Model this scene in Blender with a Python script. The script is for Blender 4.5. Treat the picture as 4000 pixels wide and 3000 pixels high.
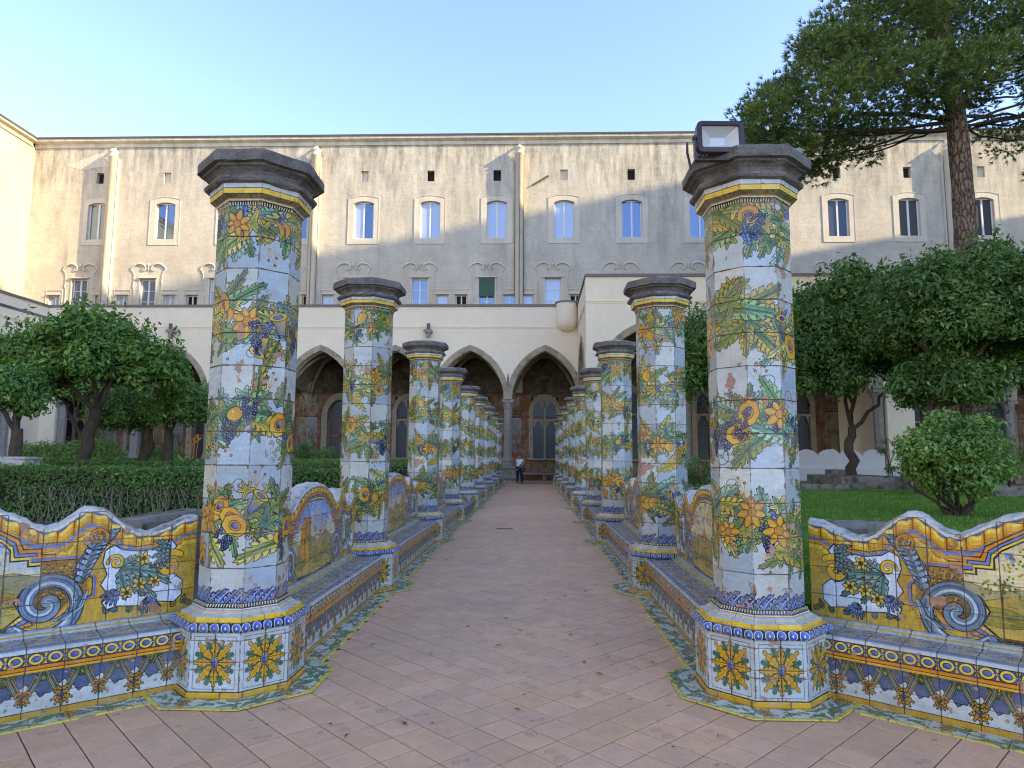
import bpy, math, random
import numpy as np
from mathutils import Vector, Matrix
random.seed(7); RNG = np.random.RandomState(7)
PI = math.pi
for o in list(bpy.data.objects): bpy.data.objects.remove(o)
SC = bpy.context.scene; COL = SC.collection

# ------------------------------------------------------------------ camera
F_PX, PITCH, YAW, ROLL, CAM_Z = 2620.0, math.radians(6.190), math.radians(1.795), math.radians(0.316), 1.6
_cy, _sy, _cp, _sp = math.cos(YAW), math.sin(YAW), math.cos(PITCH), math.sin(PITCH)
_F = Vector((-_sy*_cp, _cy*_cp, _sp)); _R = Vector((_cy, _sy, 0)); _U = _R.cross(_F)
_R2 = _R*math.cos(ROLL) + _U*math.sin(ROLL); _U2 = _U*math.cos(ROLL) - _R*math.sin(ROLL)
cam = bpy.data.cameras.new('camera'); camo = bpy.data.objects.new('camera', cam); COL.objects.link(camo)
cam.sensor_width = 36; cam.lens = F_PX/4000*36; cam.clip_start = .05; cam.clip_end = 1000
camo.matrix_world = Matrix(((_R2.x, _U2.x, -_F.x, 0), (_R2.y, _U2.y, -_F.y, 0), (_R2.z, _U2.z, -_F.z, CAM_Z), (0, 0, 0, 1)))
SC.camera = camo
SC.cycles.filter_width = 1.15; SC.render.filter_size = 1.15; SC.cycles.use_denoising = True; SC.cycles.max_bounces = 6; SC.cycles.sample_clamp_indirect = 6

# ------------------------------------------------------------------ light
SUN_DIR = Vector((2.6, -0.75, 1.22)).normalized()      # towards the sun: low, from the right, grazing the far facade
world = bpy.data.worlds.new('World'); SC.world = world; world.use_nodes = True
wn = world.node_tree; bg = wn.nodes['Background']
sky = wn.nodes.new('ShaderNodeTexSky'); sky.sky_type = 'NISHITA'; sky.sun_disc = False
sky.sun_elevation = math.asin(SUN_DIR.z); sky.sun_rotation = math.atan2(SUN_DIR.x, SUN_DIR.y)
sky.air_density = 1.0; sky.altitude = 900; sky.dust_density = 0.1; sky.ozone_density = 1.6
_mx = wn.nodes.new('ShaderNodeMix'); _mx.data_type = 'RGBA'; _mx.blend_type = 'MULTIPLY'; _mx.inputs[0].default_value = 1; wn.links.new(sky.outputs[0], _mx.inputs[6]); _mx.inputs[7].default_value = (.77, .81, 1.15, 1); wn.links.new(_mx.outputs[2], bg.inputs[0]); bg.inputs[1].default_value = 0.15
sl = bpy.data.lights.new('sun', 'SUN'); sl.energy = 2.3; sl.angle = math.radians(.5); sl.color = (1, .89, .72)
so = bpy.data.objects.new('sun', sl); COL.objects.link(so); so.rotation_euler = SUN_DIR.to_track_quat('Z', 'Y').to_euler()
SC.view_settings.view_transform = 'Standard'; SC.view_settings.look = 'None'; SC.view_settings.gamma = 1
SC.view_settings.use_curve_mapping = False; SC.view_settings.exposure = 2.15
SC.view_settings.use_white_balance = True; SC.view_settings.white_balance_temperature = 8300; SC.view_settings.white_balance_tint = 3

# ------------------------------------------------------------------ helpers
def tag(o, label=None, cat=None, group=None, kind=None):
    if label: o['label'] = label
    if cat: o['category'] = cat
    if group: o['group'] = group
    if kind: o['kind'] = kind
    return o
def link(name, data, parent=None, loc=None):
    o = bpy.data.objects.new(name, data); COL.objects.link(o)
    if parent is not None: o.parent = parent
    if loc is not None: o.location = loc
    return o
def empty(name, loc=(0, 0, 0), rz=0):
    o = link(name, None, None, loc); o.rotation_euler = (0, 0, rz); o.empty_display_size = .1
    return o
KIDS = {}
def copy_tree(o, parent=None, skip=()):
    c = o.copy(); COL.objects.link(c)
    if parent is not None: c.parent = parent
    for ch in o.children_recursive if False else [x for x in KIDS.get(o.name, [])]:
        if ch.name.split('.')[0] in skip: continue
        KIDS.setdefault(c.name, []).append(copy_tree(ch, c, skip))
    return c
class MB:
    def __init__(s): s.v = []; s.f = []; s.uv = []; s.m = []; s.sm = []
    def face(s, pts, uv=None, m=0, sm=False):
        i = len(s.v); s.v += [tuple(p) for p in pts]; s.f.append(tuple(range(i, i+len(pts))))
        s.uv.append(uv if uv is not None else [(0., 0.)]*len(pts)); s.m.append(m); s.sm.append(sm)
    def grid(s, P, uvf=None, m=0, sm=True, closeu=False):      # P[i][j] points, shared vertices
        n, k = len(P), len(P[0]); b = len(s.v)
        for r in P: s.v += [tuple(p) for p in r]
        for i in range(n if closeu else n-1):
            i2 = (i+1) % n
            for j in range(k-1):
                s.f.append((b+i*k+j, b+i2*k+j, b+i2*k+j+1, b+i*k+j+1))
                s.uv.append([uvf(i, j), uvf(i+1, j), uvf(i+1, j+1), uvf(i, j+1)] if uvf else [(0, 0)]*4)
                s.m.append(m); s.sm.append(sm)
    def box(s, x0, x1, y0, y1, z0, z1, m=0, bottom=True):
        a = [(x0, y0, z0), (x1, y0, z0), (x1, y1, z0), (x0, y1, z0), (x0, y0, z1), (x1, y0, z1), (x1, y1, z1), (x0, y1, z1)]
        for q in ((0, 1, 5, 4), (1, 2, 6, 5), (2, 3, 7, 6), (3, 0, 4, 7), (4, 5, 6, 7)) + (((3, 2, 1, 0),) if bottom else ()):
            s.face([a[i] for i in q], m=m)
    def bar(s, p, q, w, h, m=0, up=(0, 0, 1)):               # box beam from p to q
        p, q = Vector(p), Vector(q); d = (q-p).normalized(); u = d.cross(Vector(up))
        if u.length < 1e-4: u = d.cross(Vector((1, 0, 0)))
        u.normalize(); n = u.cross(d); u *= w/2; n *= h/2
        A = [p-u-n, p+u-n, p+u+n, p-u+n]; B = [q-u-n, q+u-n, q+u+n, q-u+n]
        for i in range(4): j = (i+1) % 4; s.face([A[i], A[j], B[j], B[i]], m=m)
        s.face(A[::-1], m=m); s.face(B, m=m)
    def tube(s, pts, rad, n=8, m=0, cap=True, sm=True):
        pts = [Vector(p) for p in pts]; rad = rad if hasattr(rad, '__len__') else [rad]*len(pts); P = []
        up = Vector((0, 0, 1)); prev = None
        for i, p in enumerate(pts):
            d = (pts[min(i+1, len(pts)-1)]-pts[max(i-1, 0)]); d = d.normalized() if d.length > 1e-9 else up
            u = (prev - d*prev.dot(d)) if prev else d.orthogonal(); 
            if u.length < 1e-5: u = d.orthogonal()
            u.normalize(); prev = u; w = d.cross(u)
            P.append([p + (u*math.cos(2*PI*k/n) + w*math.sin(2*PI*k/n))*rad[i] for k in range(n)])
        b = len(s.v)
        for r in P: s.v += [tuple(p) for p in r]
        for i in range(len(P)-1):
            for k in range(n):
                k2 = (k+1) % n; s.f.append((b+i*n+k, b+i*n+k2, b+(i+1)*n+k2, b+(i+1)*n+k)); s.uv.append([(0, 0)]*4); s.m.append(m); s.sm.append(sm)
        if cap: s.face(P[0][::-1], m=m); s.face(P[-1], m=m)
    def lathe(s, prof, n=8, m=0, a0=None, sm=False, cap=True):   # prof: (apothem or radius, z); octagon: apothem given, flat side at -Y
        a0 = PI/8 if a0 is None else a0; k = 1/math.cos(PI/n) if n <= 8 else 1
        R = [[(r*k*math.cos(a0+2*PI*i/n), r*k*math.sin(a0+2*PI*i/n), z) for (r, z) in prof] for i in range(n)]
        s.grid(R, m=m, sm=sm, closeu=True)
        if cap:
            s.face([R[i][-1] for i in range(n)], m=m); s.face([R[i][0] for i in range(n)][::-1], m=m)
    def build(s, name, mats, parent=None, loc=None, **kw):
        me = s.mesh(name, mats); o = link(name, me, parent, loc)
        if parent is not None: KIDS.setdefault(parent.name, []).append(o)
        return tag(o, **kw) if kw else o
    def mesh(s, name, mats):
        me = bpy.data.meshes.new(name); me.from_pydata(s.v, [], s.f)
        mats = mats if isinstance(mats, (list, tuple)) else [mats]
        for m_ in mats: me.materials.append(m_)
        if len(mats) > 1: me.polygons.foreach_set('material_index', s.m)
        me.polygons.foreach_set('use_smooth', s.sm)
        uvl = me.uv_layers.new(name='UVMap'); uvl.data.foreach_set('uv', [c for f in s.uv for p in f for c in p])
        me.update(); return me
def place(name, me, parent, loc=None, rz=0, **kw):
    o = link(name, me, parent, loc)
    if rz: o.rotation_euler = (0, 0, rz)
    if parent is not None: KIDS.setdefault(parent.name, []).append(o)
    return tag(o, **kw) if kw else o
def np_mesh(name, V, Fq, mat, smooth=False, k=4, uv=None, parent=None, loc=None, **kw):
    me = bpy.data.meshes.new(name); V = np.asarray(V, np.float32); Fq = np.asarray(Fq, np.int32)
    me.vertices.add(len(V)); me.vertices.foreach_set('co', V.ravel())
    me.loops.add(Fq.size); me.loops.foreach_set('vertex_index', Fq.ravel())
    me.polygons.add(len(Fq)); me.polygons.foreach_set('loop_start', np.arange(0, Fq.size, k, dtype=np.int32))
    for m_ in (mat if isinstance(mat, (list, tuple)) else [mat]): me.materials.append(m_)
    me.polygons.foreach_set('use_smooth', np.full(len(Fq), smooth))
    if uv is not None:
        u = me.uv_layers.new(name='UVMap'); u.data.foreach_set('uv', np.asarray(uv, np.float32).ravel())
    me.update(calc_edges=True); me.validate()
    return place(name, me, parent, loc, **kw)

# ------------------------------------------------------------------ materials
def newmat(name):
    m = bpy.data.materials.new(name); m.use_nodes = True; nt = m.node_tree
    return m, nt, nt.nodes['Principled BSDF']
def N(nt, t, ins=None, **at):
    n = nt.nodes.new('ShaderNode'+t)
    for k, v in at.items(): setattr(n, k, v)
    for k, v in (ins or {}).items():
        if isinstance(v, bpy.types.NodeSocket): nt.links.new(v, n.inputs[k])
        else: n.inputs[k].default_value = v
    return n
def L(nt, a, b): nt.links.new(a, b)
def rgba(c): return (c[0], c[1], c[2], 1)
def pos(nt, scale=(1, 1, 1), obj=False):
    if obj: src = N(nt, 'TexCoord').outputs['Object']
    else: src = N(nt, 'NewGeometry').outputs['Position']
    return N(nt, 'Mapping', {'Vector': src, 'Scale': scale}).outputs[0]
def noise(nt, v, sc, det=4, rough=.55, dist=0.): return N(nt, 'TexNoise', {'Vector': v, 'Scale': sc, 'Detail': det, 'Roughness': rough, 'Distortion': dist}).outputs['Fac']
def ramp(nt, fac, stops):
    r = N(nt, 'ValToRGB', {'Fac': fac}); e = r.color_ramp.elements
    while len(e) < len(stops): e.new(.5)
    for i, (p, c) in enumerate(stops): e[i].position = p; e[i].color = rgba(c) if hasattr(c, '__len__') else (c, c, c, 1)
    return r.outputs[0]
def mix(nt, fac, a, b, mode='MIX'):
    n = N(nt, 'Mix', data_type='RGBA', blend_type=mode, clamp_factor=True)
    for k, v in ((0, fac), (6, a), (7, b)):
        if isinstance(v, bpy.types.NodeSocket): L(nt, v, n.inputs[k])
        else: n.inputs[k].default_value = rgba(v) if hasattr(v, '__len__') and len(v) == 3 else v
    return n.outputs[2]
def math_(nt, op, a, b=0., c=0.):
    n = N(nt, 'Math', operation=op)
    for k, v in enumerate((a, b, c)):
        if isinstance(v, bpy.types.NodeSocket): L(nt, v, n.inputs[k])
        else: n.inputs[k].default_value = v
    return n.outputs[0]
def bump(nt, bs, h, st=.3, dist=.01):
    b = N(nt, 'Bump', {'Height': h, 'Strength': st, 'Distance': dist}); L(nt, b.outputs[0], bs.inputs['Normal']); return b
def rough_mat(name, c1, c2, sc=8, rough=.8, bst=.4, bd=.01, stretch=(1, 1, 1), c3=None, sc2=1.2, thr=(.5, .62), spec=.3, rnd=0.):
    m, nt, bs = newmat(name); p = pos(nt, stretch)
    col = mix(nt, ramp(nt, noise(nt, p, sc, 6), [(.3, 0.), (.7, 1.)]), c1, c2)
    if c3: col = mix(nt, ramp(nt, noise(nt, p, sc2, 7, .65), [(thr[0], 0.), (thr[1], 1.)]), col, c3)
    if rnd:
        r = N(nt, 'ObjectInfo').outputs['Random']
        col = mix(nt, 1., col, ramp(nt, r, [(0, 1-rnd), (1, 1+rnd*.6)]), 'MULTIPLY')
    L(nt, col, bs.inputs['Base Color']); bs.inputs['Roughness'].default_value = rough; bs.inputs['Specular IOR Level'].default_value = spec
    bump(nt, bs, noise(nt, p, sc*3, 6, .6), bst, bd)
    return m
def plain(name, c, rough=.6, metal=0., spec=.4):
    m, nt, bs = newmat(name); p = pos(nt)
    L(nt, mix(nt, noise(nt, p, 9, 4), [x*.86 for x in c], [min(1, x*1.1) for x in c]), bs.inputs['Base Color'])
    bs.inputs['Roughness'].default_value = rough; bs.inputs['Metallic'].default_value = metal; bs.inputs['Specular IOR Level'].default_value = spec
    return m
def leaf_mat(name, c1, c2, c3, rough=.45, trans=.25):
    m, nt, bs = newmat(name); g = N(nt, 'NewGeometry'); rnd = g.outputs['Random Per Island']
    col = ramp(nt, rnd, [(0, c1), (.55, c2), (.9, c2), (1, c3)])
    col = mix(nt, ramp(nt, noise(nt, pos(nt), 1.3, 3), [(.4, 0.), (.62, .55)]), col, c1)
    L(nt, col, bs.inputs['Base Color']); bs.inputs['Roughness'].default_value = rough; bs.inputs['Specular IOR Level'].default_value = .35
    t = N(nt, 'BsdfTranslucent', {'Color': mix(nt, 1., col, (1.3, 1.5, .6), 'MULTIPLY')})
    ms = N(nt, 'MixShader', {0: trans, 1: bs.outputs[0], 2: t.outputs[0]}); L(nt, ms.outputs[0], nt.nodes['Material Output'].inputs[0])
    return m
# ------------------------------------------------------------------ majolica painter: pictures painted in code, stroke by stroke
INK = (.06, .06, .09)
def smooth_noise(h, w, cell, seed=0, wrap=True):
    r = np.random.RandomState(seed); gh, gw = max(2, int(h/cell)+2), max(2, int(round(w/cell)))
    g = r.rand(gh, gw+1).astype(np.float32)
    if wrap: g[:, -1] = g[:, 0]
    y = np.linspace(0, gh-1.001, h); x = np.linspace(0, gw-.001, w); yi = y.astype(int); xi = x.astype(int)
    fy = (y-yi)[:, None]; fx = (x-xi)[None]; fy = fy*fy*(3-2*fy); fx = fx*fx*(3-2*fx)
    a = g[yi][:, xi]; b = g[yi][:, xi+1]; c = g[yi+1][:, xi]; d = g[yi+1][:, xi+1]
    return ((a*(1-fx)+b*fx)*(1-fy)+(c*(1-fx)+d*fx)*fy).astype(np.float32)
def fbm(h, w, cell, seed=0, oc=4):
    s = 0; a = 1; t = 0
    for i in range(oc): s = s+a*smooth_noise(h, w, max(1.5, cell/2**i), seed+i*17); t += a; a *= .55
    return s/t
def _d2(P, X, Y, closed):
    P = np.asarray(P, np.float32); A = P if closed else P[:-1]; B = np.roll(P, -1, 0) if closed else P[1:]
    d = B-A; px = X.ravel()[:, None]-A[:, 0]; py = Y.ravel()[:, None]-A[:, 1]
    t = np.clip((px*d[:, 0]+py*d[:, 1])/((d**2).sum(1)+1e-9), 0, 1)
    D = np.sqrt(((px-t*d[:, 0])**2+(py-t*d[:, 1])**2).min(1))
    if not closed: return D.reshape(X.shape)
    yy = Y.ravel()[:, None]; c = (A[:, 1] > yy) != (B[:, 1] > yy)
    xx = A[:, 0]+(yy-A[:, 1])*d[:, 0]/np.where(d[:, 1] == 0, 1e-9, d[:, 1])
    ins = ((c & (X.ravel()[:, None] < xx)).sum(1) % 2) == 1
    return np.where(ins, -D, D).reshape(X.shape)
OWK = [1.0]
class Cv:
    def __init__(s, w, h, bg, wrap=False):
        s.w, s.h, s.wrap = w, h, wrap; s.a = np.empty((h, w, 3), np.float32); s.a[:] = bg; s.al = np.ones((h, w), np.float32)
    def _win(s, P, pad):
        P = np.asarray(P); x0, y0 = np.floor(P.min(0)-pad).astype(int); x1, y1 = np.ceil(P.max(0)+pad).astype(int)+1
        y0, y1 = max(0, y0), min(s.h, y1)
        if not s.wrap: x0, x1 = max(0, x0), min(s.w, x1)
        if x1 <= x0 or y1 <= y0: return None
        xs = np.arange(x0, x1); ys = np.arange(y0, y1); X, Y = np.meshgrid(xs.astype(np.float32), ys.astype(np.float32))
        return xs % s.w, ys, X, Y
    def _blend(s, xs, ys, c, al):
        ix = np.ix_(ys, xs); al = al[..., None]; s.a[ix] = s.a[ix]*(1-al)+np.asarray(c, np.float32)*al
    def poly(s, P, c, c2=None, ow=1.3, oc=INK, ax=None, k=1.0):
        ow *= OWK[0]
        w = s._win(P, 2)
        if w is None: return
        xs, ys, X, Y = w; sd = _d2(P, X, Y, True); cov = np.clip(.5-sd, 0, 1)
        col = np.asarray(c, np.float32)
        if c2 is not None:
            if ax is None:
                m = np.asarray(P).mean(0); t = np.clip(.5+(X-m[0]+Y-m[1])/(np.ptp(np.asarray(P)[:, 0])+1)*.8, 0, 1)
            else:
                o, dr, Ln, Wd = ax; ux, uy = math.cos(dr), math.sin(dr)
                a_ = ((X-o[0])*ux+(Y-o[1])*uy)/Ln; b_ = (-(X-o[0])*uy+(Y-o[1])*ux)/Wd
                t = np.clip(abs(b_)*1.5*k+.28*np.sin(b_*16+a_*9)+.35*a_-.1, 0, 1)
            col = col*(1-t[..., None])+np.asarray(c2, np.float32)*t[..., None]
        s._blend(xs, ys, col, cov)
        if ow > 0: s._blend(xs, ys, oc, np.clip(ow/2+.5-abs(sd), 0, 1))
    def line(s, P, c=INK, wd=1.2, al=1.):
        wd = wd*OWK[0] if wd < 3 else wd
        w = s._win(P, wd+2)
        if w is None: return
        xs, ys, X, Y = w; s._blend(xs, ys, c, np.clip(wd/2+.5-_d2(P, X, Y, False), 0, 1)*al)
    def circ(s, x, y, r, c, ry=None, ow=1.2, oc=INK, rot=0., c2=None):
        n = max(8, int(r*1.3)); t = np.arange(n)*2*PI/n; ry = ry or r; u = np.cos(t)*r; v = np.sin(t)*ry
        s.poly(np.stack([x+u*math.cos(rot)-v*math.sin(rot), y+u*math.sin(rot)+v*math.cos(rot)], 1), c, c2, ow, oc)
    def rect(s, x0, x1, y0, y1, c): s.a[int(max(0, y0)):int(y1), int(max(0, x0)):int(x1)] = c
    def mottle(s, amt=.05, cell=14, seed=3):
        s.a *= (1+amt*2*(fbm(s.h, s.w, cell, seed)-.5))[..., None]
    def brush(s, amt=.10, seed=1):
        a = fbm(s.h, s.w, 5, seed, 2); b = np.kron(fbm(s.h//6+1, s.w, 4, seed+3, 2), np.ones((6, 1), np.float32))[:s.h, :s.w]; c = np.kron(fbm(s.h, s.w//6+1, 4, seed+5, 2), np.ones((1, 6), np.float32))[:s.h, :s.w]
        s.a *= (1+amt*((a-.5)+(b-.5)*1.5+(c-.5)*1.5))[..., None]
    def chip(s, thr, cell=40, seed=5, col=(.70, .53, .44)):
        n = fbm(s.h, s.w, cell, seed, 5)+.05*smooth_noise(s.h, s.w, 3, seed+9); m = np.clip((n-thr)*45, 0, 1)
        e = np.clip((n-thr+.010)*60, 0, 1)*(1-m)
        tone = (.85+.3*fbm(s.h, s.w, 9, seed+2))[..., None]
        s.a = s.a*(1-.55*e[..., None]); s.a = s.a*(1-m[..., None])+np.asarray(col, np.float32)*tone*m[..., None]; s.al = np.minimum(s.al, 1-m)
    def grime(s, cx, cy, wd=2.2, seed=4, st=.75):               # dirt along tile edges; cx, cy = tile pitch in px
        y, x = np.mgrid[0:s.h, 0:s.w].astype(np.float32); n = fbm(s.h, s.w, 22, seed)
        dx = np.minimum(x % cx, cx-x % cx)*.62; dy = np.minimum(y % cy, cy-y % cy); d = np.minimum(dx, dy)
        m = np.clip((wd*(.25+1.9*n**2)-d)/1.4, 0, 1)*st
        s.a = s.a*(1-m[..., None])+np.array((.42, .34, .28), np.float32)*m[..., None]
        tv = np.random.RandomState(seed).rand(int(s.h/cy)+2, int(s.w/cx)+2); v = tv[(y/cy).astype(int), (x/cx).astype(int)]
        s.a *= (1+.09*(v-.5))[..., None]
    def image(s, name):
        im = bpy.data.images.new(name, s.w, s.h, alpha=True); px = np.ones((s.h, s.w, 4), np.float32)
        px[..., :3] = np.clip(s.a, 0, 1); px[..., 3] = s.al; im.alpha_mode = 'CHANNEL_PACKED'
        im.pixels.foreach_set(px.ravel()); im.update(); im.pack(); return im
G1, G2, OL, YE, YL, ORG, BL, LB, DB, TE, CR = (.19, .37, .24), (.32, .47, .27), (.55, .56, .25), (.82, .66, .22), (.88, .77, .40), (.78, .50, .15), (.18, .27, .53), (.50, .60, .76), (.10, .13, .32), (.24, .40, .40), (.86, .83, .74)
WH = (.72, .75, .745)
def rot(P, a, x, y, s=1.):
    P = np.asarray(P, float)*s; return np.stack([x+P[:, 0]*math.cos(a)-P[:, 1]*math.sin(a), y+P[:, 0]*math.sin(a)+P[:, 1]*math.cos(a)], 1)
def acanthus(cv, x, y, a, Ln, Wd, c, c2, bend=.2, lobes=5, vein=True, ow=1.3):
    top, bot = [], []
    for sgn, out in ((1, top), (-1, bot)):
        for i in range(lobes):
            t0 = .06+.86*i/lobes; t1 = t0+.80/lobes
            w0 = math.sin(PI*min(1, t0*.85+.12))*.62; w1 = math.sin(PI*min(1, t1*.82+.12))
            out.append((t0*Ln, sgn*Wd/2*w0*.8)); out.append(((t0*.45+t1*.55)*Ln, sgn*Wd/2*w1*1.02)); out.append(((t1+.035)*Ln, sgn*Wd/2*w1*1.0)); out.append((t1*Ln, sgn*Wd/2*w1*.66))
    P = np.array([(0, 0)]+top+[(Ln, 0)]+bot[::-1]); P[:, 1] += bend*Ln*(P[:, 0]/Ln)**2
    cv.poly(rot(P, a, x, y), c, c2, ow, ax=((x, y), a+bend*.5, Ln, Wd/2))
    if vein:
        S = np.array([(t*Ln, bend*Ln*t*t) for t in (0, .3, .6, .92)]); cv.line(rot(S, a, x, y), [q*.45 for q in c], 1.1)
        for i in range(1, lobes):
            t = i/lobes
            for sg in (1, -1): cv.line(rot([(t*Ln*.9, bend*Ln*t*t*.8), ((t+.14)*Ln, bend*Ln*t*t+sg*Wd*.3*math.sin(PI*t))], a, x, y), [q*.5 for q in c], .8, .8)
def vine(cv, x, y, a, r, c, c2):
    P = []
    for i in range(5):
        th = (i-2)*1.05
        for dr, q in ((-.33, .62), (-.14, .9), (0, 1.08 if i == 2 else .98), (.14, .88), (.33, .6)): P.append((q*math.cos(th+dr), q*math.sin(th+dr)))
        P.append((.42*math.cos(th+.52), .42*math.sin(th+.52)))
    cv.poly(rot(P, a, x, y, r), c, c2, 1.3, ax=((x, y), a, r, r*.8))
    for i in range(5): th = (i-2)*1.05+a; cv.line([(x, y), (x+.75*r*math.cos(th), y+.75*r*math.sin(th))], [q*.45 for q in c], .9, .8)
def lily(cv, x, y, r, c=YE, c2=ORG, n=7):
    a0 = random.random()*6
    for i in range(n):
        a = a0+i*2*PI/n; P = [(0, -.12), (.5, -.26), (.8, -.2), (1.05, 0), (.8, .2), (.5, .26), (0, .12)]
        cv.poly(rot(P, a, x, y, r*random.uniform(.85, 1.1)), c, c2, 1.3, ax=((x, y), a, r, r*.3))
    cv.circ(x, y, r*.3, c2, ow=1.2)
    for i in range(5): cv.circ(x+r*.16*math.cos(i*1.3), y+r*.16*math.sin(i*1.3), 1.6, BL, ow=0)
def poppy(cv, x, y, r, c=YE, core=DB):
    P = [(r*(1+.12*abs(math.sin(t*3.5)))*math.cos(t), .8*r*(1+.12*abs(math.sin(t*3.5)))*math.sin(t)) for t in np.linspace(0, 2*PI, 26)[:-1]]
    a = random.random()*3; cv.poly(rot(P, a, x, y), c, ORG, 1.4); cv.circ(x, y, r*.52, ORG, r*.4, 1.2, rot=a); cv.circ(x, y, r*.33, core, r*.24, 1., rot=a, c2=LB)
def fruit(cv, x, y, r, c=YE, c2=ORG, el=1.25, a=0.):
    cv.circ(x, y, r*el, c, r, 1.4, rot=a, c2=c2); cv.circ(x-r*.3, y+r*.35, r*.22, YL, ow=0)
def grapes(cv, x, y, r, n=16, c=DB, hi=LB, br=4.2):
    for i in range(n):
        t = i/n; w = r*.75*(1-t)**.6; gx = x+random.uniform(-w, w); gy = y+r*.7-t*r*1.7
        cv.circ(gx, gy, br, c, ow=1., oc=(.04, .04, .1)); cv.circ(gx-1, gy+1.2, br*.33, hi, ow=0)
def bell(cv, x, y, a, r, c=BL, c2=YE):
    cv.poly(rot([(0, -.12), (.7, -.3), (1, -.48), (1.05, 0), (1, .48), (.7, .3), (0, .12)], a, x, y, r), c, c2, 1.4)
    cx, cy = x+r*math.cos(a), y+r*math.sin(a); cv.circ(cx, cy, r*.46, c2, r*.2, 1.3, rot=a+PI/2); cv.circ(cx, cy, r*.26, c, r*.1, .8, rot=a+PI/2)
def pods(cv, x, y, a, r):
    for k in (0, 1):
        T = np.linspace(0, 1, 8); o = k*r*.28; U = [(t*r, .42*r*math.sin(PI*t)+o) for t in T]; D = [(t*r, .18*r*math.sin(PI*t)+o) for t in T[::-1]]
        cv.poly(rot(U+D, a, x, y), YE, ORG, 1.3)
def tendril(cv, x, y, a, r, c=INK):
    P = [(t*r*.22+.0, 0) for t in (0, .5)]+[(r*.11+q*r*.05*math.cos(q*1.6), q*r*.05*math.sin(q*1.6)) for q in np.linspace(0, 6, 22)]
    cv.line(rot(P, a, x, y, 1.6), c, 1.2)
def berries(cv, x, y, a, r):
    for k in range(4):
        b = a+(k-1.5)*.35; q = r*(.7+.3*(k % 2)); ex, ey = x+q*math.cos(b), y+q*math.sin(b); cv.line([(x, y), (ex, ey)], ORG, 1.4); cv.circ(ex, ey, 4.5, ORG, ow=1.3)
LEAFC = [(G1, OL), (G2, YL), (G1, YE), (G2, OL), (TE, OL), (G1, (.55, .70, .45)), (TE, (.6, .75, .6)), (OL, YE)]
PXM = 533.3; SH_Z0, SH_Z1 = .585, 3.42
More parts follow.
